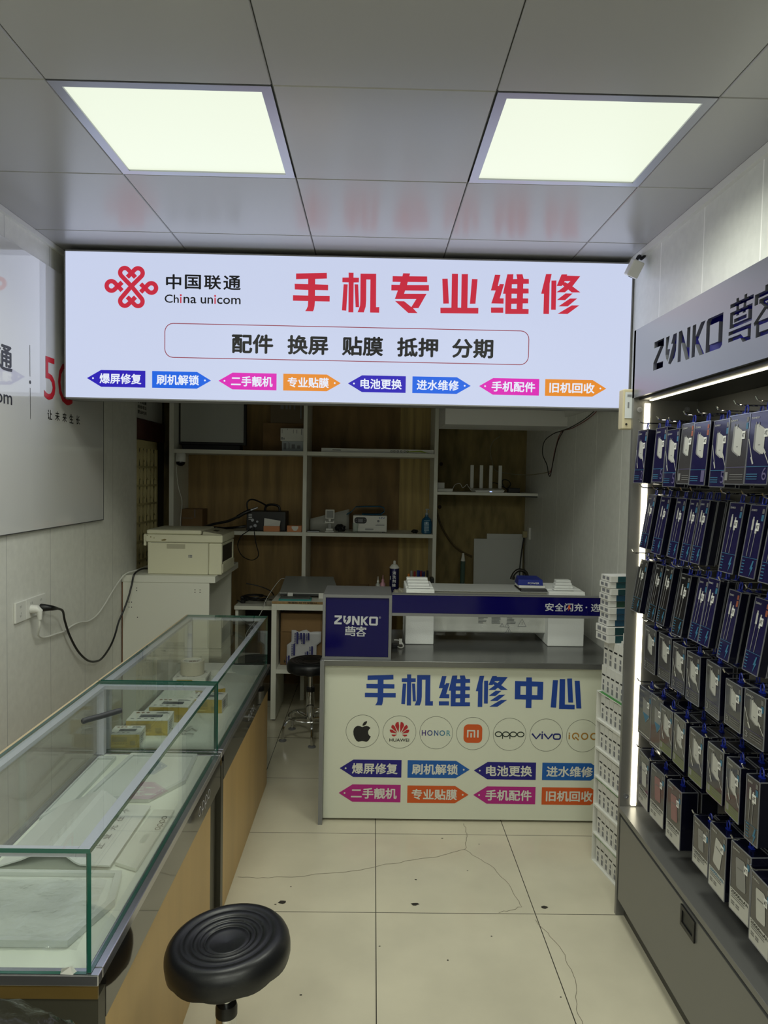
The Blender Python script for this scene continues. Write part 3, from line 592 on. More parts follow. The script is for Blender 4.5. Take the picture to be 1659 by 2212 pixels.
# ============================================================ GLASS DISPLAY COUNTERS
maple = mat('maple_veneer', (192, 160, 104), 0.42, var=.06, vscale=5, stretch=(1, 1, .15))
fascia_m = mat('black_gloss_fascia', (34, 32, 30), 0.05, coat=.6)
olive = mat('dark_olive_panel', (62, 60, 50), .35)
gold_edge = mat('bronze_edge', (120, 98, 52), .35, .4)
deck_m = mat('white_display_deck', (216, 222, 212), .35)
def glass_counter(ya, yb, label, text_y, far):
    GX, GB = -.54, -.955; z0, z1 = .641, .894; th = .008
    t = thing('glass_display_counter', label, 'display counter', ((GX + GB) / 2, (ya + yb) / 2, 0), 'glass display counters')
    build('base', MB().box(-.955, -.537, ya + .05, yb - (.11 if not far else .0), .0, .5175), maple, t)
    if not far: build('end_post', MB().box(-.95, -.545, yb - .109, yb - .002, .0, .5175), olive, t)
    build('near_end', MB().box(-.962, -.528, ya + .01, ya + .049, .0, .588), olive, t)
    fs = build('fascia', MB().box(-.5365, -.527, ya + .0495, yb - .002, .519, .617), fascia_m, t)
    b = MB()
    for q in range(4):
        yc = text_y + q * .042
        b.ribbon([(yc + .0145 * math.cos(a * .3927), .572 + .0135 * math.sin(a * .3927)) for a in range(16)], .004, (-.5262, 0, 0), Y, Z, True)
        if q in (1, 2): b.rect(yc - .0165, .548, yc - .0125, .575, (-.5262, 0, 0), Y, Z)
    build('fascia_lettering', b, P_silver, fs)
    build('carcass', MB().box(-.955, -.5372, ya + .0505, yb - .003, .518, .6165), olive, t)
    build('bronze_edge', MB().box(-.962, -.5265, ya + .004, ya + .0095, .589, .617), gold_edge, t)
    fr = MB().box(-.965, -.524, ya, ya + .024, .6175, .640).box(-.965, -.524, yb - .024, yb, .6175, .640).box(-.553, -.524, ya + .0245, yb - .0245, .6175, .640).box(-.965, -.94, ya + .0245, yb - .0245, .6175, .640)
    build('base_frame', fr, stainless, t, bevel=.002)
    build('deck', MB().box(-.939, -.554, ya + .0245, yb - .0245, .622, .638), deck_m, t)
    def pane(name, x0, x1, y0, y1, a, b_, thin):
        # faces across the thin axis are clear, the cut edges are green
        mb = MB().box(x0, x1, y0, y1, a, b_)
        clear = {'x': (3, 5), 'y': (2, 4), 'z': (0, 1)}[thin]
        mb.m = [0 if i in clear else 1 for i in range(6)]
        return build(name, mb, [glass, glass_edge], t)
    pane('front_pane', GX - th, GX, ya + .006, yb - .006, z0, z1 - .0095, 'x')
    pane('top_pane', GB, GX, ya + .002, yb - .002, z1 - .009, z1, 'z')
    pane('end_pane', GB + .003, GX - th - .0005, ya + .003, ya + .011, z0, z1 - .0095, 'y')
    pane('end_pane', GB + .003, GX - th - .0005, yb - .011, yb - .003, z0, z1 - .0095, 'y')
    rail = mat('white_aluminium_rail', (206, 208, 222), .3, .25)
    rl = MB(); zt = z1 - .0095
    rl.box(GX - .032, GX - th - .001, ya + .0115, yb - .0115, zt - .012, zt).box(GB + .002, GB + .03, ya + .0115, yb - .0115, zt - .012, zt).box(GB + .0305, GX - .0325, ya + .0115, ya + .032, zt - .012, zt).box(GB + .0305, GX - .0325, yb - .032, yb - .0115, zt - .012, zt)
    build('top_rail', rl, rail, t)
    for yy in (ya + .0115, yb - .0345): build('corner_post', MB().box(GB + .003, GB + .028, yy, yy + .023, z0, zt - .0125), rail, t)
    build('back_pane', MB().box(GB, GB + .004, ya + .0355, (ya + yb) / 2 + .03, z0, zt - .0125), glass, t)
    build('back_pane', MB().box(GB + .006, GB + .010, (ya + yb) / 2 - .02, yb - .0355, z0, zt - .0125), glass, t)
    build('back_edging', MB().box(GB - .008, GB - .0005, ya, yb, z1 - .012, z1), mat('beige_edging', (186, 168, 138), .5), t)
    return t
glass_counter(1.385, 2.537, 'glass display counter with clear phone trays, nearer the front stool', 1.93 + .3, False)
glass_counter(2.545, 3.76, 'glass display counter holding yellow cartons, nearer the printer cabinet', 3.12, True)

DZ = .6385
# clear trays and plates in the near counter
def tray(label, quad, h=.012, inner=True, name='acrylic_tray', cut=None):
    c = sum((Vector(q) for q in quad), Vector((0, 0))) / len(quad)
    t = thing(name, label, 'display tray', (c.x, c.y, DZ))
    sh = lambda k: [(c + (Vector(q) - c) * k) for q in quad]
    A, B = sh(1), sh(.90); N = len(quad)
    rim = MB(); vs = [(*p, DZ + .0005) for p in A] + [(*p, DZ + h) for p in A] + [(*p, DZ + h) for p in B] + [(*p, DZ + .0005) for p in B]
    fs = []
    for i in range(N):
        j = (i + 1) % N
        fs += [(i, j, N + j, N + i), (N + i, N + j, 2 * N + j, 2 * N + i), (2 * N + i, 2 * N + j, 3 * N + j, 3 * N + i), (3 * N + i, 3 * N + j, j, i)]
    rim.add(vs, fs); build('rim', rim, mat('clear_rim', (196, 202, 200), .12, coat=.5), t)
    if inner: build('insert', MB().add([(*p, DZ + .001) for p in B] + [(*p, DZ + .006) for p in B], [tuple(range(N - 1, -1, -1)), tuple(range(N, 2 * N))] + [(i, (i + 1) % N, N + (i + 1) % N, N + i) for i in range(N)]), mat('pale_insert', (198, 204, 200), .3), t)
    return t
t1 = tray('clear tray with two slotted holes at the far end of the near counter', [(-.585, 2.28), (-.60, 2.50), (-.83, 2.50), (-.86, 2.14), (-.66, 2.14)])
for q in (2.28, 2.42): build('slot', MB().box(-.745, -.737, q, q + .05, DZ + .0062, DZ + .0072), mat('slot_grey', (110, 114, 112), .5), t1)
t2 = tray('clear tray against the back rail beside the bent stand', [(-.875, 2.12), (-.872, 2.47), (-.93, 2.47), (-.93, 2.02)])
t3 = tray('large clear tray covered by plastic film nearest the viewer', [(-.62, 1.47), (-.575, 1.62), (-.60, 1.74), (-.92, 1.74), (-.92, 1.47)], .016)
t4 = thing('bent_acrylic_stand', 'bent frosted display stand lying on its side in the near counter', 'display stand', (-.75, 1.9, DZ))
fro = mat('frosted_acrylic', (206, 210, 208), .28)
def sheet(name, prof, y0, y1, m, parent):
    vs = []; fs = []; n = len(prof)
    for y in (y0, y1):
        for x, z in prof: vs.append((x, y, z))
    for i in range(n - 1): fs.append((i, i + 1, n + i + 1, n + i))
    mb = MB().add(vs, fs); o = build(name, mb, m, parent, smooth='all'); md = o.modifiers.new('thick', 'SOLIDIFY'); md.thickness = .004; return o
o = sheet('sheet', [(-.925, DZ + .005), (-.865, DZ + .024), (-.805, DZ + .050), (-.785, DZ + .056), (-.77, DZ + .052), (-.728, DZ + .020), (-.715, DZ + .014), (-.64, DZ + .011)], 1.77, 2.10, fro, t4); o.data.polygons.foreach_set('use_smooth', [False] * len(o.data.polygons))
b = MB()
for q, ch in enumerate('正业光在不'): b.text(ch, 1.845 + q * .05, .0, 1.872 + q * .05, .022, (-.69, 0, DZ + .0142), Y, -X, .0)
build('printed_lettering', b, print_grey, t4)
for yy in (2.0, 2.045): build('peg', MB().lathe([(.004, 0), (.004, .004), (0, .004)], (-.715, yy, DZ + .0225), 10), print_black, t4)
t5 = thing('slotted_plate', 'clear oblong plate with oval finger slot beside the front pane', 'display plate', (-.595, 1.9, DZ))
pl = MB(); lp = [(-.572, 1.76), (-.565, 2.08), (-.625, 2.08), (-.635, 1.79)]
pl.add([(*p, DZ + .001) for p in lp] + [(*p, DZ + .009) for p in lp], [(3, 2, 1, 0), (4, 5, 6, 7)] + [(i, (i + 1) % 4, 4 + (i + 1) % 4, 4 + i) for i in range(4)]); build('plate', pl, mat('pale_plate', (204, 208, 200), .2, coat=.4), t5)
b = MB(); b.shape([rrect(1.885, -.012, 1.935, .004, .0075)], (-.603, 0, DZ + .0093), Y, -X)
build('finger_slot', b, mat('slot_pale', (170, 176, 168), .4), t5)
b = MB()
for q in range(4):
    yc = 1.965 + q * .021; b.ribbon([(yc + .008 * math.cos(a * .4488), .0 + .0065 * math.sin(a * .4488)) for a in range(14)], .0022, (-.580, 0, DZ + .0094), Y, -X, True)
    if q in (1, 2): b.rect(yc - .009, -.0125, yc - .0068, .003, (-.580, 0, DZ + .0094), Y, -X)
build('lettering', b, print_black, t5)
fm = MB(); n1, n2 = 18, 16
for i in range(n1 + 1):
    for j in range(n2 + 1): fm.v.append((-.915 + .33 * i / n1 * (1 - .1 * (j / n2)), 1.43 + .26 * j / n2, DZ + .0185 + random.uniform(0, .006)))
for i in range(n1):
    for j in range(n2): a = i * (n2 + 1) + j; fm.f.append((a, a + n2 + 1, a + n2 + 2, a + 1)); fm.m.append(0)
tag(build('plastic_film', fm, film, smooth='all'), 'wrinkled clear film spread over the large tray', 'plastic film')
tag(build('tape_scrap', MB().hexa([(-.60, 1.388, .6405), (-.575, 1.386, .6405), (-.57, 1.396, .6405), (-.595, 1.395, .6405), (-.597, 1.388, .652), (-.58, 1.388, .656), (-.578, 1.393, .654), (-.594, 1.393, .650)]), white_pl), 'torn white scrap of tape on the near counter frame', 'tape scrap')

# cartons in the far counter
yel = mat('yellow_carton', (204, 176, 70), .45); ctop = mat('carton_white_top', (222, 222, 214), .4)
def carton(cx, cy, rot, w_, d, h, label, lid=ctop, z=DZ):
    t = thing('yellow_carton', label, 'carton', (cx, cy, z), 'yellow and white cartons in the far glass counter')
    OFF[t.name] = Vector((0, 0, 0))
    b = MB().box(-w_ / 2, w_ / 2, -d / 2, d / 2, .0, h - .002); b.m = [0, 0, 0, 1, 0, 0]
    build('body', b, [yel, ctop], t, bevel=.001)
    build('lid_print', MB().box(-w_ / 2, w_ / 2, -d / 2, d / 2, h - .0018, h), lid, t)
    b = MB(); O = (0, 0, h + .0006)
    b.use(0).rect(-w_ * .25, -d * .18, w_ * .3, d * .12, O, X, Y).use(1)
    for q in range(3): b.disc(-w_ * .36 + q * w_ * .12, d * .33, w_ * .045, O, X, Y, 12)
    b.use(0); b.rect(w_ * .1, d * .24, w_ * .42, d * .29, O, X, Y).rect(w_ * .1, d * .34, w_ * .36, d * .38, O, X, Y)
    for q in range(4): b.rect(-w_ * .42 + q * w_ * .16, -d * .34, -w_ * .34 + q * w_ * .16, -d * .28, O, X, Y)
    O = (0, -d / 2 - .0012, 0)
    b.use(2).rect(-w_ * .38, h * .45, w_ * .1, h * .8, O, X, Z).rect(w_ * .2, h * .2, w_ * .36, h * .5, O, X, Z)
    for q in range(5): b.rect(-w_ * .3 + q * w_ * .09, h * .3, -w_ * .25 + q * w_ * .09, h * .36, O, X, Z)
    b.use(3).rect(-w_ * .42, h * .12, w_ * .05, h * .22, O, X, Z)
    O = (w_ / 2 + .0012, 0, 0); b.use(0)
    for q in range(4): b.rect(-d * .35, h * (.25 + .15 * q), d * random.uniform(.05, .3), h * (.31 + .15 * q), O, Y, Z)
    build('printing', b, [mat('print_dim', (84, 86, 92), .5), mat('print_brown', (120, 76, 44), .5), mat('print_ochre', (168, 148, 70), .5), mat('print_pale_yellow', (226, 206, 120), .5)], t)
    t.rotation_euler = (0, 0, rot)
    return t
carton(-.842, 2.755, .05, .155, .11, .058, 'yellow carton with white printed lid, nearest the dark rod')
carton(-.80, 2.905, .0, .155, .11, .062, 'yellow carton with printed lid just behind the one nearest the rod')
carton(-.685, 3.02, -.04, .15, .10, .058, 'yellow carton with white side standing closest to the front pane')
carton(-.70, 3.14, .6, .10, .10, .06, 'yellow carton turned at an angle behind the front pane one')
carton(-.885, 2.62, .06, .11, .09, .05, 'low yellow carton beside the corner post')
t = carton(-.84, 3.39, .02, .15, .13, .045, 'white printed carton under the tape roll')
for c in t.children:
    if c.name.startswith('body'): c.data.materials[0] = ctop
TZ = DZ + .0462
t = thing('tape_roll', 'wide roll of clear tape standing on the white carton', 'tape', (-.842, 3.40, TZ))
build('winding', MB().lathe([(.043, 0), (.055, 0), (.055, .062), (.043, .062), (.043, 0)], (-.842, 3.40, TZ), 36), mat('tape_cream', (212, 206, 188), .35), t, smooth=True)
build('core', MB().lathe([(.0385, 0), (.0428, 0), (.0428, .0635), (.0385, .0635), (.0385, 0)], (-.842, 3.40, TZ), 36), white_pl, t, smooth=True)
b = MB()
for q in range(9):
    a = math.radians(50 + q * 9); r = .0382; c = Vector((-.842 + r * math.cos(a), 3.40 + r * math.sin(a), TZ + .045)); U = Vector((math.sin(a), -math.cos(a), 0)); b.rect(-.002, 0, .002 if q % 3 else .0, .007, c, U, Z)
build('core_lettering', b, mat('print_dark_red', (90, 30, 30), .5), t)
tag(build('clear_bag', MB().add(*(lambda vs: (vs, [(i * 9 + j, i * 9 + j + 9, i * 9 + j + 10, i * 9 + j + 1) for i in range(8) for j in range(8)]))([(-.80 + .14 * i / 8, 2.66 + .12 * j / 8, DZ + .002 + random.uniform(0, .02)) for i in range(9) for j in range(9)])), film, smooth='all'), 'crumpled clear bag lying in front of the nearest yellow carton', 'plastic bag')
mb = MB().hexa([(-.93, 3.60, DZ), (-.90, 3.60, DZ), (-.90, 3.25, DZ), (-.93, 3.25, DZ), (-.93, 3.60, DZ + .01), (-.90, 3.60, DZ + .01), (-.90, 3.25, DZ + .01), (-.93, 3.25, DZ + .01)])
b = MB().box(-.915, -.74, 3.52, 3.66, DZ, DZ + .03); tag(build('white_carton', b, ctop, bevel=.001), 'flat white carton at the printer end of the far counter', 'carton')
# dark rod on top of the glass
rod = thing('phone_strap_handle', 'dark rubber handle lying on the glass top', 'handle', (-.80, 2.15, .8945))
p = [(-.838, 2.09, .9015), (-.825, 2.105, .903), (-.80, 2.135, .903), (-.775, 2.165, .904), (-.757, 2.185, .905)]
build('grip', MB().tube(spline(p, 4), [.006] + [.0085] * 15 + [.0075], 10), mat('dark_rubber', (42, 44, 48), .55), rod, smooth=True)

# ============================================================ LEFT WALL THINGS
bz0, bz1 = 1.372, 2.546
wb = thing('wall_board', 'glossy white wall board with company lettering and red 5G', 'board', (XL + .01, 2.0, 1.372))
build('panel', MB().box(XL + .0015, XL + .014, .6, 3.963, bz0, bz1), mat('glossy_white_board', (222, 222, 220), 0.04, coat=.8), wb)
WO = (XL + .0148, 0, 0); b = MB()
for q, ch in enumerate('中国联通'): b.text(ch, 2.405 + q * .147, 2.024, 2.535 + q * .147, 2.126, WO, Y, Z, .02)
b.text('China', 2.405, 1.893, 2.65, 1.965, WO, Y, Z, .008); b.text('unicom', 2.68, 1.893, 2.972, 1.945, WO, Y, Z, .008)
b.rect(3.125, 2.03, 3.128, 2.163, WO, Y, Z); b.rect(3.126, 1.85, 3.129, 1.982, WO, Y, Z); b.disc(3.127, 2.006, .008, WO, Y, Z, 14)
for q, ch in enumerate('让未来生长'): b.text(ch, 3.29 + q * .078, 1.862, 3.337 + q * .078, 1.906, WO, Y, Z, .012)
b.use(1); b.text('5', 3.258, 1.95, 3.372, 2.142, WO, Y, Z, .0); b.text('G', 3.40, 1.945, 3.56, 2.145, WO, Y, Z, .0)
build('board_lettering', b, [print_black, mat('print_bright_red', (206, 34, 50), .35)], wb)
build('edge_strip', MB().box(XL + .0015, XL + .0155, 3.9635, 3.967, bz0, bz1).box(XL + .0015, XL + .0155, .6, 3.967, bz0 - .004, bz0 - .0005), mat('dark_edge', (70, 70, 70), .4), wb)
def socket(y0, y1, z0, z1, label, holes):
    t = thing('wall_socket', label, 'socket', (XL, (y0 + y1) / 2, z0), 'white sockets on the left wall')
    build('plate', MB().box(XL + .0005, XL + .010, y0, y1, z0, z1), white_pl, t, bevel=.002)
    b = MB(); O = (XL + .0104, 0, 0); zc = (z0 + z1) / 2
    for yy in holes:
        for d in (-.006, .006): b.rect(yy + d - .0012, zc + .016, yy + d + .0012, zc + .026, O, Y, Z)
        b.shape([[(yy - .008, zc - .014), (yy - .006, zc - .013), (yy - .004, zc - .022), (yy - .006, zc - .023)]], O, Y, Z); b.shape([[(yy + .008, zc - .014), (yy + .006, zc - .013), (yy + .004, zc - .022), (yy + .006, zc - .023)]], O, Y, Z); b.rect(yy - .001, zc - .01, yy + .001, zc - .002, O, Y, Z)
    build('holes', b, mat('socket_hole', (70, 70, 70), .7), t)
    return t
socket(3.002, 3.088, .992, 1.078, 'single white wall socket with nothing plugged in', [3.045])
socket(3.092, 3.275, .992, 1.078, 'double white wall socket holding both printer plugs', [3.138, 3.228])
t = thing('white_power_cord', 'white power cord sagging along the wall to the printer cabinet', 'cord', (XL + .03, 3.14, 1.02))
build('plug', MB().tube([(XL + .0108, 3.135, 1.03), (XL + .035, 3.135, 1.03), (XL + .045, 3.137, 1.022), (XL + .045, 3.14, .985)], [.019, .018, .014, .009], 14), white_pl, t, smooth=True)
wl = XL + .012
build('cord', MB().tube(spline([(XL + .045, 3.14, .99), (XL + .04, 3.145, .95), (XL + .02, 3.18, .905), (wl, 3.26, .878), (wl, 3.38, .868), (wl, 3.47, .862), (wl, 3.55, .87), (wl, 3.65, .868), (wl, 3.76, .852), (wl, 3.88, .862), (wl, 3.99, .90), (wl, 4.10, .95), (wl, 4.20, .99), (wl + .02, 4.27, 1.032), (wl + .05, 4.36, 1.04), (-1.40, 4.47, 1.035)], 5), .0045, 7), white_pl, t, smooth=True)
t = thing('black_power_cord', 'black power cord hanging in a deep loop to the printer', 'cord', (XL + .03, 3.23, 1.02))
build('plug', MB().tube([(XL + .0108, 3.225, 1.02), (XL + .03, 3.225, 1.02), (XL + .045, 3.235, 1.018), (XL + .05, 3.26, 1.012), (XL + .05, 3.30, 1.003)], [.018, .016, .013, .011, .007], 12), black_pl, t, smooth=True)
build('cord', MB().tube(spline([(XL + .05, 3.29, 1.005), (XL + .045, 3.37, .98), (XL + .03, 3.43, .92), (XL + .025, 3.50, .83), (XL + .025, 3.60, .73), (XL + .025, 3.72, .655), (XL + .025, 3.83, .622), (XL + .025, 3.92, .618), (XL + .025, 4.03, .65), (XL + .028, 4.10, .70), (XL + .03, 4.16, .77), (XL + .045, 4.20, .83), (XL + .06, 4.235, .90), (XL + .07, 4.262, .97), (XL + .08, 4.28, 1.03), (XL + .10, 4.36, 1.05), (XL + .13, 4.46, 1.04)], 5), .0055, 8), black_pl, t, smooth=True)

# printer cabinet and printer
t = thing('printer_cabinet', 'white open sided cabinet carrying the printer against the wall', 'cabinet', (-1.21, 4.65, 0))
build('top', MB().box(-1.481, -.93, 4.285, 5.02, .982, 1.022), white_lam, t, bevel=.0015)
build('side_panel', MB().box(-1.477, -.966, 4.29, 4.31, 0, .9815), white_lam, t)
build('side_panel', MB().box(-1.477, -.966, 4.95, 4.97, 0, .9815), white_lam, t)
build('back_panel', MB().box(-1.477, -1.46, 4.3105, 4.9495, 0, .9815), white_lam, t)
build('brown_edge', MB().box(-1.4825, -1.4775, 4.288, 4.295, .1, .98), mat('brown_edge_band', (110, 72, 44), .6), t)
b = MB()
for x, z in [(-1.43, .945), (-1.43, .93), (-1.395, .945), (-1.395, .93), (-1.05, .94), (-1.05, .925), (-1.02, .94), (-1.02, .925), (-1.44, .86), (-1.425, .86), (-1.44, .83), (-1.425, .83), (-1.39, .77)]: b.disc(x, z, .0032, (0, 4.2893, 0), X, Z, 8)
build('screw_holes', b, print_black, t)
pm = mat('printer_cream', (222, 219, 192), .45); pm2 = mat('printer_cream_dark', (180, 176, 152), .5)
pz = 1.0225
t = thing('laser_printer', 'cream laser printer with flat scanner lid on the white cabinet', 'printer', (-1.14, 4.55, pz))
px0, px1, py0, py1 = -1.35, -.905, 4.35, 4.72
body = MB(); B_ = lambda x0, x1, y0, y1, z0, z1: body.box(x0, x1, y0, y1, z0, z1)
B_(px0, -.985, py0, py1, pz, 1.215)
build('body', body, pm, t, bevel=.006, seg=3)
fr_ = MB().box(-.9845, px1, py0 + .001, py0 + .03, pz, 1.213).box(-.9845, px1, py1 - .03, py1 - .001, pz, 1.213).box(-.9845, px1, py0 + .0305, py1 - .0305, pz, 1.095).box(-.9845, px1, py0 + .0305, py1 - .0305, 1.195, 1.213)
build('front_frame', fr_, pm, t, bevel=.006, seg=3)
build('recess_shade_block', MB().box(-.98, -.910, py0 + .031, py1 - .031, 1.0955, 1.194), mat('recess_shade', (32, 32, 34), .4), t)  # solid dark block; the shade of the paper opening is its colour
build('paper_tray', MB().box(-.9045, -.899, py0 + .01, py1 - .01, pz + .01, 1.088), pm, t, bevel=.002)
build('scanner_base', MB().box(px0 - .012, px1 + .004, py0 - .004, py1, 1.2155, 1.262), pm, t, bevel=.008, seg=3)
build('rear_bulge', MB().box(px0 - .028, px0 - .0125, py0 + .01, py1 - .02, 1.19, 1.262), pm, t, bevel=.006)
build('scanner_lid', MB().box(px0 - .008, -1.03, py0 + .002, py1 - .004, 1.2625, 1.29), pm, t, bevel=.01, seg=4)
cp = build('control_panel', MB().hexa([(-1.025, py0 + .006, 1.2625), (px1 + .002, py0 + .006, 1.2625), (px1 + .002, py1 - .01, 1.2625), (-1.025, py1 - .01, 1.2625), (-1.02, py0 + .012, 1.284), (px1 - .004, py0 + .012, 1.266), (px1 - .004, py1 - .016, 1.266), (-1.02, py1 - .016, 1.284)]), pm2, t, bevel=.002)
PU = Vector((.107, 0, -.018)).normalized(); PO = Vector((-1.02, 4.36, 1.2848))
b = MB(); b.use(1).rect(.03, .12, .06, .2, PO, PU, Y).use(0)
for x, y in [(.02, .05), (.04, .05), (.06, .06), (.075, .1), (.08, .2), (.07, .26), (.03, .25), (.05, .28), (.02, .22)]: b.disc(x, y, .006, PO, PU, Y, 10)
build('buttons', b, [print_white, print_black], cp)
b = MB().box(-1.235, -1.125, py0 - .0025, py0 - .0005, 1.178, 1.205); build('side_grip', b, pm2, t, bevel=.0009)
b = MB(); O = (0, py0 - .0012, 0)
for q in range(3):
    for r in range(2): b.rect(-1.105 + q * .008, 1.125 + r * .009, -1.099 + q * .008, 1.132 + r * .009, O, X, Z)
b.rect(-.9875, pz + .004, -.9862, 1.21, O, X, Z); b.rect(px0 + .02, 1.2125, -.99, 1.2138, O, X, Z)
build('vent_marks', b, print_grey, t)
b = MB(); O = (0, py0 - .0045, 0)
b.shape([[(-1.27, 1.228), (-1.25, 1.236), (-1.235, 1.234), (-1.242, 1.226), (-1.26, 1.224)]], O, X, Z).disc(-1.33, 1.246, .004, O, X, Z, 8).disc(-1.31, 1.24, .003, O, X, Z, 8).disc(-1.35, 1.255, .003, O, X, Z, 8)
build('brown_stain', b, mat('brown_stain', (132, 118, 70), .6), t)
b = MB(); O = (px1 + .0005, 0, 0); b.rect(py0 + .008, pz + .03, py0 + .014, pz + .07, O, Y, Z).rect(py0 + .018, pz + .05, py0 + .024, pz + .09, O, Y, Z)
build('front_marks', b, print_black, t)

# ============================================================ BACK SHELVING
oak = mat('oak_backing', (160, 132, 84), .65, var=.13, vscale=7, stretch=(3, 1, .25)); plyb = mat('plywood_backing', (128, 102, 62), .7, var=.16, vscale=5, stretch=(2, 1, .5))
pale = mat('pale_plywood', (172, 150, 96), .7, var=.14, vscale=8, stretch=(4, 1, .2))
SF, SB = 5.2, 5.615
t = thing('shelving_unit', 'tall white shelving unit with wood backing behind the desk', 'shelves', (-.5, 5.4, 0))
for a, b_ in ((-1.462, -1.430), (-.507, -.480), (.434, .460)): build('upright', MB().box(a, b_, SF, SB, 0, 2.45), white_lam, t)
for a, b_ in ((-1.4295, -.5075), (-.4795, .4335)):
    build('shelf', MB().box(a, b_, SF + .002, SB, 1.775, 1.803), white_lam, t); build('shelf', MB().box(a, b_, SF + .002, SB, 1.196, 1.222), white_lam, t)
    build('shelf', MB().box(a, b_, SF + .002, SB, 2.42, 2.445), white_lam, t)
build('back_board', MB().box(-1.4295, -.5075, SB + .001, SB + .015, .0, 2.44), oak, t)
build('back_board', MB().box(-.4795, .2, SB + .001, SB + .015, .0, 2.44), plyb, t)
build('back_board', MB().box(.2005, .4335, SB + .001, SB + .015, .0, 2.44), pale, t)
S1, S2 = 1.8035, 1.2225
# top shelf
t = thing('television', 'flat screen television with pale grey screen on the top shelf', 'television', (-1.19, 5.36, S1))
build('frame', MB().box(-1.4275, -.94, 5.33, 5.37, 1.842, 2.2), black_pl, t, bevel=.003)
build('screen', MB().box(-1.416, -.957, 5.326, 5.3295, 1.862, 2.19), mat('grey_screen', (176, 178, 172), .25), t)
build('stand', MB().box(-1.40, -.98, 5.32, 5.44, S1, 1.8415), black_pl, t, bevel=.004)
def carton2(name, x0, x1, y0, y1, z0, z1, m, label, prints=None, bev=.002, pm_=None):
    t = thing(name, label, 'carton', ((x0 + x1) / 2, (y0 + y1) / 2, z0))
    build('box', MB().box(x0, x1, y0, y1, z0, z1), m, t, bevel=bev)
    if prints:
        b = MB(); O = (x0, y0 - .0008, z0)
        for q in prints: b.rect(q[0] * (x1 - x0), q[1] * (z1 - z0), q[2] * (x1 - x0), q[3] * (z1 - z0), O, X, Z)
        build('printing', b, pm_ or print_grey, t)
    return t
carton2('cardboard_carton', -.822, -.524, 5.36, 5.58, S1, 2.012, kraft, 'plain brown carton on the top shelf behind the small white boxes', [(.62, .04, .66, .12)])
carton2('cardboard_carton', -.768, -.525, 5.37, 5.58, 2.0125, 2.2, mat('greyish_cardboard', (110, 96, 76), .8), 'greyish carton with symbols stacked highest on the top shelf', [(.3, .55, .4, .8), (.45, .55, .52, .8), (.56, .55, .62, .8), (.9, .2, .94, .9), (.7, .55, .75, .8)])
carton2('slim_white_box', -.673, -.514, 5.30, 5.355, S1, 1.879, mat('pale_blue_box', (176, 184, 190), .5), 'pale printed box lying under the white box on the top shelf', [(.08, .2, .2, .8), (.3, .2, .32, .9), (.35, .3, .37, .8), (.45, .3, .6, .7), (.7, .3, .85, .6)])
carton2('slim_white_box', -.684, -.516, 5.30, 5.355, 1.8795, 1.973, white_pl, 'white printed box on top of the pale box, top shelf', [(.04, .1, .1, .3), (.13, .1, .18, .25), (.06, .6, .08, .9), (.3, .85, .32, .95), (.55, .6, .57, .9), (.7, .6, .72, .9), (.9, .5, .93, .95)])
t = thing('long_flat_box', 'long flat white box with green strip along the middle top shelf', 'carton', (.04, 5.27, S1))
build('box', MB().box(-.38, .432, 5.235, 5.31, S1, 1.832), white_pl, t, bevel=.001)
b = MB(); O = (0, 5.234, 0)
b.shape([[(.23, 1.817), (.34, 1.825), (.40, 1.806), (.33, 1.815), (.24, 1.812)]], O, X, Z).use(1)
for x in (.12, .14, .165, .19, .215, .235): b.ribbon(rrect(x, 1.813, x + .012, 1.823, .003), .003, O, X, Z, True)
b.rect(-.30, 1.817, -.24, 1.821, O, X, Z)
build('printing', b, [mat('print_lime', (150, 170, 40), .5), print_black], t)
# camera under the shelf
t = thing('security_camera', 'white dome security camera hanging under the top shelf', 'camera', (-1.40, 5.24, 1.7745))
build('housing', MB().lathe([(.032, 0), (.035, -.01), (.0355, -.055), (.033, -.064), (0, -.066)], (-1.392, 5.245, 1.7745), 24), white_pl, t, smooth=True)
build('lens_ball', MB().lathe([(0, .0), (.02, -.004), (.031, -.018), (.033, -.03), (.028, -.045), (.015, -.055), (0, -.058)][::1], (-1.392, 5.243, 1.740), 24), mat('black_gloss', (8, 8, 10), .08), t, smooth=True)
build('cord', MB().tube(spline([(-1.425, 5.265, 1.70), (-1.425, 5.265, 1.62), (-1.41, 5.262, 1.52), (-1.385, 5.26, 1.43), (-1.392, 5.26, 1.33), (-1.398, 5.26, 1.226)], 4), .0025, 6), white_pl, t)
# middle shelf, left bay
t = carton2('cardboard_carton', -1.425, -1.27, 5.40, 5.56, S2, 1.366, kraft, 'small brown carton in the left end of the middle shelf', [(.05, .52, .55, .54), (.62, .55, .66, .98)])
t = thing('hot_air_station', 'black hot air soldering station on the middle shelf', 'soldering station', (-.78, 5.34, S2))
build('case', MB().box(-.92, -.635, 5.27, 5.46, S2, 1.365), black_pl, t, bevel=.004)
b = MB()
for x, z, r in [(-.875, 1.30, .011), (-.855, 1.26, .012), (-.885, 1.25, .01), (-.84, 1.29, .008)]: b.tube([(x, 5.2695, z), (x, 5.258, z)], r, 12)
build('knobs', b, alu, t)
b = MB()
for q in range(4): b.rect(-.905, 1.34 - q * .012, -.88, 1.344 - q * .012, (0, 5.2692, 0), X, Z)
build('panel_marks', b, print_white, t)
build('handle', MB().tube(spline([(-.80, 5.36, 1.366), (-.79, 5.36, 1.40), (-.75, 5.36, 1.412), (-.70, 5.36, 1.40), (-.69, 5.36, 1.366)], 4), .009, 8), black_pl, t)
hg = MB().tube(spline([(-.885, 5.25, 1.372), (-.93, 5.245, 1.352), (-.98, 5.243, 1.322)], 4), .013, 10)
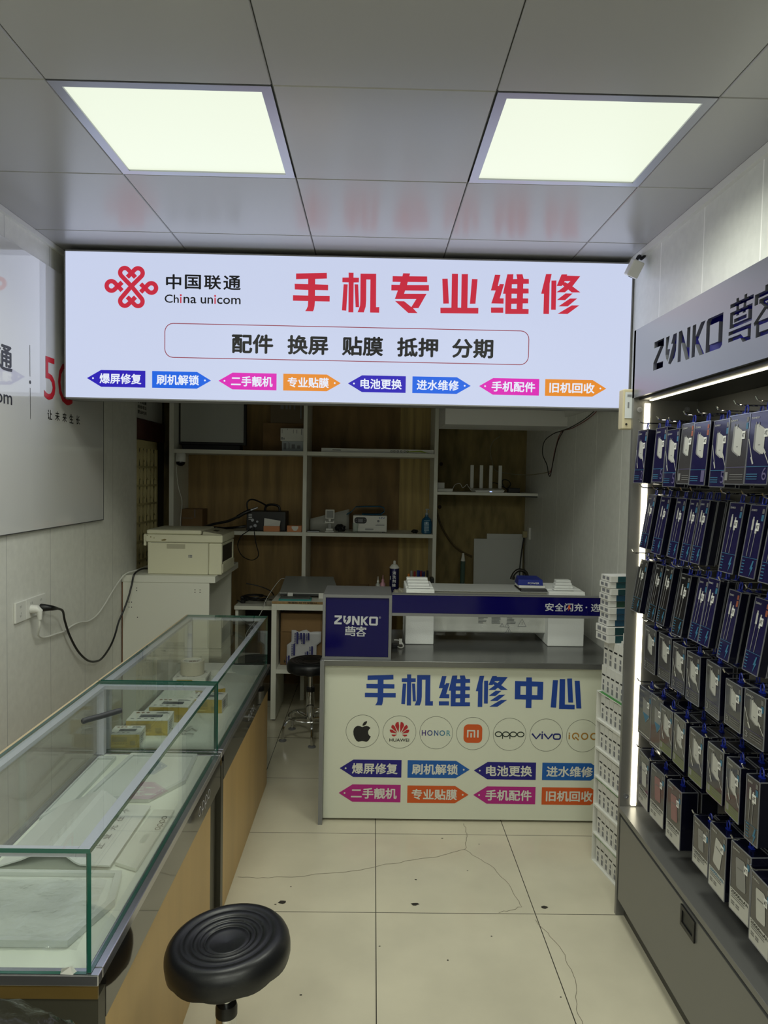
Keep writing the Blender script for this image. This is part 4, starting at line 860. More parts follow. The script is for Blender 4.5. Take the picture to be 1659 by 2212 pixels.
build('heat_gun', hg, black_pl, t, smooth=True); build('nozzle', MB().tube([(-.884, 5.25, 1.373), (-.87, 5.25, 1.380), (-.835, 5.25, 1.393)], [.012, .008, .007], 10), alu, t, smooth=True)
build('hose', MB().tube(spline([(-.98, 5.243, 1.322), (-1.05, 5.24, 1.29), (-1.15, 5.24, 1.268), (-1.25, 5.26, 1.236), (-1.30, 5.33, 1.233), (-1.2, 5.38, 1.233), (-1.08, 5.30, 1.235), (-.98, 5.25, 1.247), (-.921, 5.262, 1.255)], 5), .0095, 8), black_pl, t, smooth=True)
build('soldering_lead', MB().tube(spline([(-.86, 5.255, 1.25), (-.85, 5.20, 1.215), (-.835, 5.18, 1.14), (-.815, 5.18, 1.06), (-.84, 5.18, 1.025), (-.88, 5.18, 1.02), (-.935, 5.18, 1.05), (-.965, 5.18, 1.12), (-.94, 5.185, 1.19), (-.89, 5.20, 1.228), (-.88, 5.256, 1.245)], 5), .0035, 6), black_pl, t, smooth=True)
build('lead', MB().tube(spline([(-.91, 5.265, 1.37), (-.915, 5.26, 1.42), (-.90, 5.27, 1.445), (-.87, 5.29, 1.448), (-.83, 5.32, 1.43), (-.79, 5.35, 1.405)], 5), .006, 7), black_pl, t, smooth=True)
tis = mat('orange_white_box', (214, 140, 88), .5)
t = thing('tissue_carton', 'orange and white carton leaning in front of the soldering station', 'carton', (-.73, 5.25, S2))
build('box', MB().box(-.787, -.672, 5.215, 5.252, S2, 1.262), tis, t, bevel=.001)
build('paper', MB().hexa([(-.785, 5.222, 1.2625), (-.672, 5.222, 1.2625), (-.672, 5.228, 1.2625), (-.785, 5.228, 1.2625), (-.785, 5.235, 1.318), (-.668, 5.235, 1.300), (-.668, 5.239, 1.300), (-.785, 5.239, 1.318)]), white_pl, t)
t = thing('tissue_carton', 'small orange carton with white label beside the middle upright', 'carton', (-.57, 5.25, S2))
build('box', MB().box(-.618, -.513, 5.215, 5.27, S2, 1.268), tis, t, bevel=.001)
build('label_print', MB().shape([[(-.585, 1.264), (-.585, 1.25), (-.57, 1.232), (-.55, 1.232), (-.537, 1.25), (-.537, 1.264)]], (0, 5.2138, 0), X, Z).text('纸巾', -.575, 1.245, -.548, 1.257, (0, 5.2132, 0), X, Z, .02), [white_pl], t)
# middle shelf, middle bay
pr = MB(); n = 10
for i in range(n + 1):
    a = -1.2 + 2.4 * i / n
    for y_, k in ((0, 0), (1, 1)): pr.v.append((-.47 + .29 * i / n, 5.46 + .03 * math.sin(a * 1.3), S2 + (.0005 if k == 0 else .085 + .075 * (i / n))))
for i in range(n): pr.f.append((2 * i, 2 * i + 2, 2 * i + 3, 2 * i + 1)); pr.m.append(0)
o = tag(build('paper_sheet', pr, mat('dim_white_paper', (190, 190, 182), .6), smooth='all'), 'curved white paper sheet standing at the back of the middle shelf', 'paper'); md = o.modifiers.new('thick', 'SOLIDIFY'); md.thickness = .002
t = thing('phone_stand', 'white folding phone stand in front of the curved paper sheet', 'phone stand', (-.315, 5.29, S2))
build('base', MB().box(-.348, -.282, 5.25, 5.32, S2, 1.232), white_pl, t, bevel=.003); build('hinge', MB().box(-.342, -.290, 5.27, 5.30, 1.2325, 1.248), white_pl, t, bevel=.002)
build('stem', MB().box(-.325, -.305, 5.28, 5.292, 1.2485, 1.31), mat('grey_plastic', (150, 150, 150), .4), t)
build('cradle', MB().box(-.347, -.283, 5.262, 5.279, 1.288, 1.296).box(-.347, -.34, 5.255, 5.2615, 1.288, 1.305).box(-.29, -.283, 5.255, 5.2615, 1.288, 1.305), white_pl, t)
build('backplate', MB().hexa([(-.325, 5.2795, 1.2965), (-.305, 5.2795, 1.2965), (-.305, 5.29, 1.2965), (-.325, 5.29, 1.2965), (-.325, 5.2795, 1.318), (-.305, 5.2795, 1.318), (-.305, 5.29, 1.318), (-.325, 5.29, 1.318)]).box(-.348, -.281, 5.279, 5.291, 1.3185, 1.386), white_pl, t, bevel=.004)
build('pad', MB().box(-.340, -.289, 5.2755, 5.2785, 1.326, 1.379), mat('grey_pad', (138, 140, 138), .5), t)
crumple('black_pouch', (-.238, 5.33, S2), .036, 'small black lump of cloth beside the phone stand', 'pouch', black_pl, 5, (1.05, .8, .8))
t = thing('phone', 'dark phone lying flat next to the phone stand', 'phone', (-.42, 5.27, S2)); build('body', MB().box(-.475, -.385, 5.23, 5.31, S2, 1.232), alu, t, bevel=.003); build('glass', MB().box(-.472, -.388, 5.233, 5.307, 1.2322, 1.234), black_pl, t)
t = thing('curing_oven', 'white box shaped curing machine with black display on the middle shelf', 'machine', (-.02, 5.34, S2))
build('body', MB().box(-.145, .103, 5.28, 5.48, S2 + .006, 1.347), white_pl, t, bevel=.004)
for x in (-.12, .08): build('foot', MB().box(x - .012, x + .012, 5.30, 5.46, S2, S2 + .0055), black_pl, t)
dp = build('display', MB().shape([rrect(-.135, 1.288, -.045, 1.334, .02)], (0, 5.279, 0), X, Z), black_pl, t)
b = MB().rect(-.108, 1.298, -.073, 1.322, (0, 5.2782, 0), X, Z)
for x in (-.122, -.058):
    for z in (1.303, 1.317): b.disc(x, z, .003, (0, 5.2782, 0), X, Z, 8)
build('screen_marks', b, print_grey, dp)
build('drawer', MB().box(-.138, .096, 5.274, 5.2795, 1.236, 1.262), white_pl, t, bevel=.001); build('drawer_handle', MB().box(-.055, .005, 5.266, 5.2735, 1.244, 1.252), mat('grey_plastic', (150, 150, 150), .4), t)
b = MB().disc(.04, 1.308, .009, (0, 5.2788, 0), X, Z).rect(.02, 1.276, .085, 1.280, (0, 5.2788, 0), X, Z).rect(.03, 1.285, .085, 1.287, (0, 5.2788, 0), X, Z)
b.use(1).text('UV', .045, 1.326, .09, 1.336, (0, 5.2788, 0), X, Z, .02); build('front_print', b, [print_grey, P_mid], t)
t = thing('blue_folder', 'teal blue soft mat folded over on the white machine', 'mat', (-.05, 5.38, 1.348))
teal = mat('teal_mat', (28, 92, 124), .55)
sheet('mat', [(-.195, 1.352), (-.16, 1.372), (-.13, 1.408), (-.06, 1.412), (.05, 1.415), (.082, 1.405), (.085, 1.375), (.06, 1.355), (.0, 1.3525), (-.08, 1.3535)], 5.28, 5.46, teal, t)
t = thing('clear_cup', 'small clear plastic cup in front of the white machine', 'cup', (-.127, 5.245, S2)); build('cup', MB().lathe([(0, 0.0005), (.018, .0005), (.024, .072), (.022, .072), (.017, .004), (0, .004)], (-.127, 5.245, S2), 20), acrylic, t, smooth=True)
crumple('binder_clip', (.307, 5.28, S2), .02, 'small black clip near the blue bottle', 'clip', black_pl, 8, (1.3, .9, .8), 2)
t = thing('sanitizer_bottle', 'blue pump bottle at the right end of the middle shelf', 'bottle', (.404, 5.29, S2))
build('body', MB().lathe([(0, 0), (.034, 0), (.039, .006), (.039, .085), (.034, .105), (.016, .122), (.012, .126), (.012, .138), (0, .138)], (.394, 5.285, S2), 24), mat('blue_liquid', (28, 94, 132), .12, coat=.6), t, smooth=True)
build('pump', MB().lathe([(.012, .1385), (.012, .15), (.005, .152), (.005, .172), (.012, .174), (.012, .182), (0, .182)], (.394, 5.285, S2), 14).box(.394, .412, 5.28, 5.29, S2 + .174, S2 + .181), mat('clear_cap', (150, 160, 164), .3), t, smooth=True)
b = MB()
for q in range(6):
    for r in range(4): b.rect(.375 + r * .009, S2 + .022 + q * .011, .381 + r * .009, S2 + .029 + q * .011, (0, 5.2455, 0), X, Z)
b.rect(.372, S2 + .094, .414, S2 + .098, (0, 5.2455, 0), X, Z)
build('label', b, mat('print_pale_blue', (150, 186, 200), .5), t)

# ============================================================ DESKS
edge_br = mat('chipboard_edge', (150, 120, 76), .7, var=.2, vscale=40)
t = thing('white_desk', 'white open desk with kraft carton on its shelf behind the counter', 'desk', (-.1, 5.0, 0))
build('leg_panel', MB().box(-.657, -.624, 4.74, 5.18, .01, .7395), white_lam, t); build('leg_panel', MB().box(.40, .43, 4.74, 5.18, .01, .7395), white_lam, t)
build('foot', MB().box(-.65, -.63, 4.75, 4.78, 0, .0095), black_pl, t)
build('apron', MB().box(-.6235, .3995, 4.742, 4.76, .742, .782), white_lam, t); build('top_frame', MB().box(-.657, .43, 4.7605, 5.185, .74, .782).box(-.657, -.6238, 4.742, 4.7604, .74, .782).box(.3998, .43, 4.742, 4.7604, .74, .782), white_lam, t)
build('top', MB().box(-.657, .43, 4.745, 5.19, .7825, .800), white_lam, t); b = MB().box(-.655, .43, 4.7415, 4.7445, .783, .7995)
build('top_edge', b, edge_br, t)
build('edge_lettering', MB().text('专用板材 环保板材', -.55, .786, -.36, .797, (0, 4.7408, 0), X, Z, .02), print_black, t)
build('shelf', MB().box(-.6235, .3995, 4.742, 5.18, .318, .345), white_lam, t)
t = thing('cardboard_carton', 'tall brown carton inside the white desk behind the packing bags', 'carton', (-.48, 4.95, .3455)); build('box', MB().box(-.612, -.33, 4.86, 5.15, .3455, .70), kraft, t, bevel=.003); build('flap', MB().hexa([(-.60, 4.853, .575), (-.34, 4.853, .575), (-.34, 4.8595, .575), (-.60, 4.8595, .575), (-.60, 4.853, .698), (-.34, 4.853, .698), (-.34, 4.8595, .698), (-.60, 4.8595, .698)]), mat('kraft_light', (140, 110, 72), .8), t)
b = MB().text('H', -.585, .36, -.565, .38, (0, 4.8592, 0), X, Z, .02); build('printing', b, print_black, t)
t = thing('packing_bag', 'white packing bag with navy printing in front of the desk carton', 'bag', (-.46, 4.83, .3455))
bagm = mat('white_packing_bag', (196, 196, 200), .35, bump=.2, bscale=30)
bg = MB(); n1, n2 = 8, 10
for i in range(n1 + 1):
    for j in range(n2 + 1): bg.v.append((-.565 + .20 * i / n1 + (.03 if j > 6 else 0), 4.832 + .015 * j / n2 + random.uniform(-.002, .002), .346 + .235 * j / n2 + (.0 if j < n2 else random.uniform(-.01, .01))))
for i in range(n1):
    for j in range(n2): a = i * (n2 + 1) + j; bg.f.append((a, a + n2 + 1, a + n2 + 2, a + 1)); bg.m.append(0)
o = build('sheet', bg, bagm, t, smooth='all'); md = o.modifiers.new('thick', 'SOLIDIFY'); md.thickness = .003
b = MB(); rr = random.Random(4)
for x, z, h in [(-.50, .50, .08), (-.475, .53, .045), (-.455, .50, .075), (-.425, .525, .05), (-.40, .41, .075), (-.52, .42, .08), (-.46, .37, .05), (-.555, .36, .06), (-.43, .39, .06)]:
    b.rect(x, z, x + .012, z + h, (0, 4.823, 0), X, Z)
    for q in range(7): b.rect(x - .012, z + h * q / 7, x - .006 + rr.uniform(0, .003), z + h * (q + .6) / 7, (0, 4.823, 0), X, Z)
build('printing', b, mat('print_navy_dim', (40, 40, 110), .5), t)
# laptop on the desk
t = thing('laptop', 'closed grey laptop tilted on a stand on the white desk', 'laptop', (-.42, 5.0, .80)); LM = mat('laptop_grey', (150, 152, 148), .3, .15)
q0, q1 = Vector((-.625, 4.88, .832)), Vector((-.625, 5.14, .912))
build('lid', MB().hexa([(-.625, 4.88, .827), (-.218, 4.88, .827), (-.275, 5.14, .905), (-.615, 5.14, .905), (-.625, 4.88, .836), (-.218, 4.88, .836), (-.275, 5.14, .914), (-.615, 5.14, .914)]), LM, t, bevel=.002)
build('base', MB().hexa([(-.62, 4.885, .815), (-.222, 4.885, .815), (-.28, 5.135, .893), (-.61, 5.135, .893), (-.62, 4.885, .8265), (-.222, 4.885, .8265), (-.28, 5.135, .9045), (-.61, 5.135, .9045)]), mat('laptop_dark', (60, 62, 62), .4), t)
for x in (-.55, -.34):
    build('stand_clip', MB().box(x - .018, x + .018, 4.865, 4.878, .8005, .838), white_pl, t, bevel=.002)
    build('stand_arm', MB().hexa([(x - .012, 4.8785, .8005), (x + .012, 4.8785, .8005), (x + .012, 5.10, .8005), (x - .012, 5.10, .8005), (x - .012, 4.8785, .806), (x + .012, 4.8785, .806), (x + .012, 5.10, .87), (x - .012, 5.10, .87)]), white_pl, t)
build('white_lead', MB().tube(spline([(-.62, 5.11, .90), (-.645, 5.09, .895), (-.68, 5.0, .85), (-.71, 4.85, .79), (-.715, 4.75, .75), (-.725, 4.6, .715), (-.735, 4.3, .70), (-.70, 4.0, .72)], 5), .002, 6), white_pl, t)
tag(build('teal_book', MB().box(-.615, -.40, 4.765, 4.85, .8005, .811), mat('teal_cover', (46, 140, 136), .45), bevel=.001), 'teal edged box lying flat at the desk front before the laptop', 'box')
tag(build('grey_box_lid', MB().box(-.605, -.41, 4.77, 4.845, .8115, .818), mat('dark_grey_card', (84, 92, 90), .5)), 'dark grey card lying on the teal box', 'card')
# things on the desk further along
kf = MB().hexa([(-.24, 4.98, .8005), (-.06, 4.98, .8005), (-.02, 5.16, .8005), (-.16, 5.16, .8005), (-.24, 4.98, .84), (-.06, 4.98, .84), (-.02, 5.16, .862), (-.16, 5.16, .862)]); tag(build('kraft_envelope', kf, kraft), 'brown kraft packet lying behind the navy wordmark box', 'envelope')
def bottle(x, y, label, m, cap, h, r):
    t = thing('dropper_bottle', label, 'bottle', (x, y, .8005)); build('body', MB().lathe([(0, 0), (r, 0), (r, h * .6), (r * .5, h * .68), (r * .5, h * .72), (0, h * .72)], (x, y, .8005), 16), m, t, smooth=True); build('nozzle', MB().lathe([(r * .55, h * .725), (r * .4, h * .8), (r * .2, h * .82), (r * .12, h), (0, h)], (x, y, .8005), 12), cap, t, smooth=True)
bottle(.043, 5.0, 'small clear dropper bottle beside the pink one', mat('cloudy_plastic', (170, 174, 168), .3), white_pl, .14, .016); bottle(.077, 5.0, 'small pink dropper bottle beside the spray can', mat('pink_plastic', (206, 150, 166), .4), mat('pink_plastic', (206, 150, 166), .4), .15, .018)
t = thing('spray_can', 'dark blue spray can with white cap standing on the desk', 'spray can', (.154, 4.95, .8005))
build('can', MB().lathe([(0, 0), (.032, 0), (.033, .005), (.033, .205), (.029, .215), (0, .215)], (.154, 4.95, .8005), 28), mat('can_navy', (24, 24, 74), .25, .3), t, smooth=True); build('collar', MB().lathe([(.033, .2055), (.0335, .212), (.018, .232), (.01, .234), (0, .234)], (.154, 4.95, .8005), 24), white_pl, t, smooth=True); build('nozzle', MB().lathe([(.009, .2345), (.009, .25), (.006, .257), (0, .257)], (.154, 4.95, .8005), 14), white_pl, t, smooth=True)
b = MB()
for q, ch in enumerate('清洗剂除'): b.text(ch, .140, .965 - q * .028, .164, .988 - q * .028, (0, 4.9165, 0), X, Z, .02)
b.rect(.124, .93, .128, .955, (0, 4.917, 0), X, Z); build('can_lettering', b, print_white, t)
t = thing('tool_rack', 'pale wooden tool block filled with screwdrivers on the desk', 'tool rack', (.33, 4.95, .8005))
wood = mat('pale_wood', (176, 150, 98), .6); build('block', MB().box(.234, .40, 4.92, 5.02, .8005, .918), wood, t, bevel=.002); build('step', MB().box(.235, .40, 4.88, 4.9195, .8005, .90), wood, t, bevel=.002); build('side', MB().box(.4005, .425, 4.90, 5.0, .8005, .945), black_pl, t)
dr_cols = [('orange', (216, 130, 50)), ('grey', (150, 150, 150)), ('red', (150, 30, 40)), ('blue', (30, 50, 130)), ('dark red', (120, 26, 34)), ('navy', (26, 30, 80)), ('black', (24, 24, 26))]
for q, (cn, c) in enumerate(dr_cols):
    x = .25 + q * .022; zt_ = .9185 if q else .9005; yy = 4.955 if q else 4.90
    tt = thing('screwdriver', f'{cn} handled screwdriver in the wooden tool block' if q else 'orange handled cutter in front of the tool block', 'screwdriver' if q else 'cutter', (x, yy, zt_), 'hand tools in the wooden block')
    build('shaft', MB().tube([(x, yy, zt_), (x, yy, zt_ + .03)], .003, 6), alu, tt); build('handle', MB().tube([(x, yy, zt_ + .0305), (x, yy, zt_ + .04), (x, yy, zt_ + .075 - .004 * (q % 3))], [.006, .008, .007], 8), mat(cn.replace(' ', '_') + '_handle', c, .4), tt, smooth=True)
t = thing('pliers', 'blue handled pliers standing at the back of the tool block', 'pliers', (.335, 5.0, .9185)); build('handles', MB().tube([(.325, 5.0, .9185), (.327, 5.0, .96), (.335, 5.0, .985)], .008, 7).tube([(.352, 5.0, .9185), (.350, 5.0, .96), (.342, 5.0, .985)], .008, 7), mat('blue_grip', (28, 60, 150), .4), t, smooth=True)
t = thing('tweezers', 'curved steel tweezers at the end of the tool block', 'tweezers', (.39, 4.96, .9185)); build('arms', MB().tube(spline([(.385, 4.96, .9185), (.392, 4.95, .945), (.41, 4.94, .952), (.42, 4.93, .94)], 4), .0025, 6), mat('dull_steel', (120, 116, 100), .3, .8), t)
# low back desk and cable coil
t = thing('back_desk', 'low white desk carrying the black cable coil behind the printer cabinet', 'desk', (-.8, 5.05, 0)); build('top', MB().box(-.9285, -.66, 4.88, 5.19, .715, .74), white_lam, t); build('support', MB().box(-.925, -.905, 4.9, 5.18, 0, .7145), white_lam, t); build('back', MB().box(-.9045, -.66, 5.17, 5.185, 0, .7145), mat('void_shade', (18, 15, 12), .9), t)  # the back is a near-black sheet with the under-desk dark painted in
t = thing('cable_coil', 'coiled black cable lying on the low white desk', 'cable', (-.8, 4.99, .7405)); P = []
for k in range(70):
    a = k * .37; r = 1 + .25 * math.sin(k * .11); P.append((-.81 + .072 * r * math.cos(a), 4.995 + .06 * r * math.sin(a), .747 + .0003 * k + .03 * abs(math.sin(k * .09))))
build('coil', MB().tube(spline(P, 2), .0045, 6), black_pl, t, smooth=True); build('tie', MB().box(-.905, -.875, 4.97, 5.02, .7405, .79), black_pl, t, bevel=.008)
build('tail', MB().tube(spline([(-.85, 5.0, .76), (-.9, 4.97, .755), (-.92, 4.95, .765)], 4), .0045, 6), black_pl, t)
t = thing('power_strip', 'grey power strip with round socket beside the cable coil', 'power strip', (-.69, 4.95, .7405)); build('body', MB().box(-.715, -.665, 4.90, 5.12, .7405, .775), mat('grey_strip', (140, 136, 124), .5), t, bevel=.003); build('socket_ring', MB().lathe([(.008, 0), (.013, .001), (.013, .003), (.008, .003), (.008, 0)], (-.69, 4.93, .7755), 14), black_pl, t)
build('lead', MB().tube(spline([(-.69, 5.121, .76), (-.72, 5.15, .80), (-.8, 5.17, .83), (-.9, 5.175, .85)], 4), .004, 6), black_pl, t)

# ============================================================ RIGHT BACK CORNER
t = thing('wall_shelf', 'white wall shelf carrying the router in the back corner', 'shelf', (.82, 5.4, 1.51)); build('board', MB().box(.4605, 1.188, 5.2, 5.648, 1.512, 1.532), white_lam, t); build('bracket', MB().box(1.10, 1.186, 5.21, 5.6, 1.503, 1.5115), mat('dark_bracket', (50, 50, 46), .5, .4), t)
R0 = 1.5325
t = thing('router', 'white router with four upright antennas on the wall shelf', 'router', (.84, 5.33, R0)); build('body', MB().hexa([(.745, 5.25, R0), (.945, 5.25, R0), (.955, 5.40, R0), (.735, 5.40, R0), (.74, 5.25, R0 + .014), (.955, 5.25, R0 + .018), (.965, 5.40, R0 + .028), (.728, 5.40, R0 + .028)]), white_pl, t, bevel=.002)
for x in (.735, .805, .876, .946): build('antenna', MB().box(x - .0125, x + .0125, 5.402, 5.414, R0 + .03, R0 + .20), white_pl, t, bevel=.002)
for x in (.735, .805, .876, .946): build('hinge', MB().box(x - .008, x + .008, 5.4005, 5.414, R0 + .012, R0 + .0295), white_pl, t)
build('status_light', MB().rect(.845, R0 + .004, .862, R0 + .009, (0, 5.2485, 0), X, Z), mat('blue_led', (170, 190, 240), .4, emit=1.5), t)
t = thing('power_adapter', 'black power adapter with looped cord beside the router', 'adapter', (1.03, 5.33, R0)); build('brick', MB().box(.99, 1.075, 5.29, 5.36, R0, R0 + .035), black_pl, t, bevel=.003); build('cord', MB().tube(spline([(.99, 5.33, R0 + .02), (.965, 5.38, R0 + .05), (.97, 5.43, R0 + .09), (1.01, 5.43, R0 + .09), (1.03, 5.43, R0 + .06), (1.0, 5.43, R0 + .03), (.94, 5.44, R0 + .06), (.90, 5.44, R0 + .07), (.87, 5.43, R0 + .04)], 5), .0035, 6), black_pl, t)
t = thing('network_box', 'small white network box at the shelf end beside the upright', 'network box', (.52, 5.33, R0)); build('base', MB().box(.468, .58, 5.28, 5.37, R0, R0 + .022), white_pl, t, bevel=.003); build('tower', MB().box(.47, .525, 5.34, 5.369, R0 + .0225, R0 + .066), white_pl, t, bevel=.003); build('cord', MB().tube(spline([(.581, 5.32, R0 + .01), (.60, 5.33, R0 + .05), (.64, 5.35, R0 + .06), (.66, 5.34, R0 + .03), (.69, 5.34, R0 + .055), (.70, 5.34, R0 + .04), (.725, 5.34, R0 + .008)], 5), .002, 6), white_pl, t)
tag(build('grey_board', MB().hexa([(.79, 5.54, .0), (1.17, 5.54, .0), (1.17, 5.555, .0), (.79, 5.555, .0), (.79, 5.60, 1.165), (1.17, 5.60, 1.165), (1.17, 5.615, 1.165), (.79, 5.615, 1.165)]).hexa([(.89, 5.6002, 1.1655), (1.17, 5.6002, 1.1655), (1.17, 5.6152, 1.1655), (.89, 5.6152, 1.1655), (.89, 5.603, 1.205), (1.17, 5.603, 1.205), (1.17, 5.618, 1.205), (.89, 5.618, 1.205)]), mat('pale_grey_board', (206, 208, 204), .6)), 'pale grey notched board leaning against the back wall', 'board')
t = thing('mop_handle', 'green grip handle with pale tip standing at the back wall', 'mop handle', (.69, 5.5, 0)); build('grip', MB().tube([(.692, 5.5, .78), (.694, 5.5, 1.0)], .018, 14), mat('dull_green', (66, 92, 80), .5), t, smooth=True); build('tip', MB().tube([(.694, 5.5, 1.0005), (.695, 5.5, 1.03), (.695, 5.5, 1.06)], [.0175, .012, .008], 12), white_pl, t, smooth=True); build('pole', MB().tube([(.69, 5.5, 0), (.692, 5.5, .7795)], .008, 10), alu, t)
t = thing('sink_cabinet', 'narrow sink cabinet under the tap in the back corner', 'sink', (1.05, 5.1, 0)); build('body', MB().box(.93, 1.186, 4.9, 5.4, 0, .79), white_lam, t); build('top', MB().box(.92, 1.188, 4.88, 5.41, .7905, .81), steel, t)
t = thing('tap', 'curved grey gooseneck tap rising behind the counter', 'tap', (1.085, 5.0, .8105)); gm = mat('gunmetal', (86, 84, 82), .25, .9)
build('neck', MB().tube(spline([(1.085, 5.0, .8105), (1.085, 5.0, .90), (1.083, 5.0, .95), (1.07, 5.0, .985), (1.04, 5.0, 1.0), (1.01, 5.0, .995), (.988, 5.0, .972), (.982, 5.0, .955)], 5), .0125, 12), gm, t, smooth=True); build('spout', MB().tube([(.982, 5.0, .9545), (.978, 5.0, .935)], .016, 12), gm, t, smooth=True)
t = thing('red_black_wires', 'thin red and black wires looping from the beam along the wall', 'wires', (1.17, 4.5, 1.9))
build('black_wire', MB().tube(spline([(1.175, 3.75, 2.03), (1.172, 4.0, 1.98), (1.172, 4.3, 1.95), (1.165, 4.5, 1.938), (1.14, 4.62, 1.925), (1.10, 4.68, 1.88), (1.10, 4.72, 1.80), (1.135, 4.74, 1.73), (1.15, 4.75, 1.67), (1.155, 4.72, 1.66), (1.16, 4.68, 1.75), (1.165, 4.6, 1.87), (1.172, 4.5, 1.935)], 5), .003, 6), black_pl, t)
build('red_wire', MB().tube(spline([(1.178, 3.75, 2.02), (1.178, 4.0, 1.972), (1.176, 4.3, 1.942), (1.172, 4.55, 1.93), (1.165, 4.66, 1.82), (1.16, 4.72, 1.70), (1.15, 4.76, 1.665)], 5), .0025, 6), mat('wire_red', (110, 30, 34), .5), t)
t = thing('white_wall_wire', 'thin white wire drooping from the beam to the corner', 'wire', (1.1, 5.3, 1.8)); build('wire', MB().tube(spline([(.97, 5.62, 1.96), (.92, 5.62, 1.92), (.90, 5.62, 1.85), (.92, 5.62, 1.76), (.94, 5.60, 1.70), (1.02, 5.5, 1.675), (1.11, 5.2, 1.665), (1.165, 4.9, 1.68), (1.165, 4.78, 1.69)], 5), .003, 6), mat('dim_cream_wire', (150, 145, 120), .5), t)
t = thing('brown_hose', 'brown hose curving down the back wall from the shelving', 'hose', (.6, 5.6, 1.2)); build('hose', MB().tube(spline([(.475, 5.635, 1.50), (.49, 5.635, 1.40), (.53, 5.635, 1.27), (.60, 5.635, 1.15), (.68, 5.635, 1.07), (.78, 5.635, 1.02)], 5), .008, 8), mat('hose_brown', (88, 74, 44), .6), t, smooth=True)
t = thing('wall_switch', 'cream switch box with hanging cord in the back corner', 'switch', (1.185, 5.45, 1.2)); build('box', MB().box(1.172, 1.1895, 5.40, 5.46, 1.18, 1.27), white_pl, t, bevel=.003); build('plug', MB().box(1.14, 1.1715, 5.45, 5.49, 1.19, 1.24), mat('cream_plug', (170, 160, 120), .5), t, bevel=.004); build('cord', MB().tube(spline([(1.15, 5.47, 1.19), (1.14, 5.48, 1.1), (1.13, 5.49, .95), (1.13, 5.49, .82)], 4), .005, 6), black_pl, t)
for x, z, r in [(.525, 1.74, .014), (.52, 1.405, .015)]: tag(build('wood_knot', MB().disc(x, z, r, (0, YB - .0008, 0), X, Z, 16), mat('knot_dark', (52, 26, 20), .7), bpy.data.objects['wall_back']))

# ============================================================ ACCESSORY DISPLAY CABINET
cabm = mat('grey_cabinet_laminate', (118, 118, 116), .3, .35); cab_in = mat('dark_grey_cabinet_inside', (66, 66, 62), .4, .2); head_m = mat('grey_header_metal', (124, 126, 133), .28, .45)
CXF, CXB, CYA, CYB = .94, 1.186, .35, 2.65
ca = thing('display_cabinet', 'tall grey accessory display cabinet with cut-out lettering and light strips', 'display cabinet', (1.06, 1.5, 0))
sp_ = build('side_panel', MB().box(CXF, CXB, 2.632, CYB, 0, 2.178), cabm, ca)
build('side_panel', MB().box(CXF, CXB, CYA, CYA + .018, 0, 2.178), cabm, ca)
build('back_panel', MB().box(CXB - .011, CXB, CYA + .0185, 2.6315, .42, 1.925), cab_in, ca)
build('ledge', MB().box(CXF - .004, CXB - .012, CYA + .0185, 2.6315, .401, .4195), cabm, ca, bevel=.001)
build('soffit', MB().box(CXF + .02, CXB, CYA + .0185, 2.6315, 1.926, 1.936), cab_in, ca)
build('top', MB().box(CXF + .0005, CXB, CYA + .0185, 2.6315, 2.166, 2.178), cabm, ca)
build('plinth', MB().box(CXF + .03, CXF + .045, CYA + .0185, 2.6315, 0, .066), cab_in, ca)
build('carcass', MB().box(CXF + .022, CXB, CYA + .0185, 2.6315, .067, .385), cab_in, ca)
for a, b_ in ((1.505, 2.618), (.38, 1.50)):
    d = build('drawer', MB().box(CXF, CXF + .018, a, b_, .072, .386), cabm, ca, bevel=.0012)
    if a > 1.2:
        hd = MB().box(CXF - .004, CXF - .0003, 1.985, 2.08, .318, .378); build('handle', MB().box(CXF - .005, CXF - .0003, 1.988, 2.08, .318, .330).box(CXF - .005, CXF - .0003, 1.988, 2.08, .368, .380).box(CXF - .005, CXF - .0003, 1.988, 1.998, .3305, .3675).box(CXF - .005, CXF - .0003, 2.070, 2.08, .3305, .3675), black_pl, d)
        build('handle_cup', MB().box(CXF - .0012, CXF - .0003, 1.999, 2.069, .331, .367), mat('dark_cup', (40, 42, 40), .5), d)
# header with real cut-out lettering: panel minus letter blocks, blue lining behind
HX0, HX1 = CXF, CXF + .030
pan = MB().box(HX0, HX0 + .012, CYA, CYB, 1.934, 2.178)
cut = MB()
def block(poly, holes=()):
    pts = [(p[0], p[1]) for p in poly]; n = len(pts)
    ar = sum(pts[i][0] * pts[(i + 1) % n][1] - pts[(i + 1) % n][0] * pts[i][1] for i in range(n))
    if ar < 0: pts = pts[::-1]
    vs = [(HX0 - .01, y, z) for y, z in pts] + [(HX0 + .022, y, z) for y, z in pts]
    cut.add(vs, [tuple(range(n - 1, -1, -1)), tuple(range(n, 2 * n))] + [(i, (i + 1) % n, n + (i + 1) % n, n + i) for i in range(n)])
HT = lambda p: (2.458 - (p[0] - 262) / 1123 * (2.458 - 1.972), 2.101 - (p[1] - 240) / 250 * .102)
for n_, L in WM.items():
    if n_ == 'O':
        for q in [[(1158, 275), (1178, 256), (1385, 258), (1385, 307), (1158, 307)], [(1158, 440), (1385, 440), (1385, 470), (1360, 490), (1158, 488)], [(1158, 300), (1209, 300), (1209, 445), (1158, 445)], [(1331, 300), (1385, 300), (1385, 445), (1331, 445)]]: block([HT(p) for p in q])
    else:
        for q in L: block([HT(p) for p in q])
HZ = lambda p: (1.938 - (p[0] - 545) / 541 * .243, 2.113 - (p[1] - 514) / 256 * .122)
for q in ZK: block([HZ(p) for p in q])
co = build('cutter', cut, black_pl); hp = build('header', pan, head_m, ca)
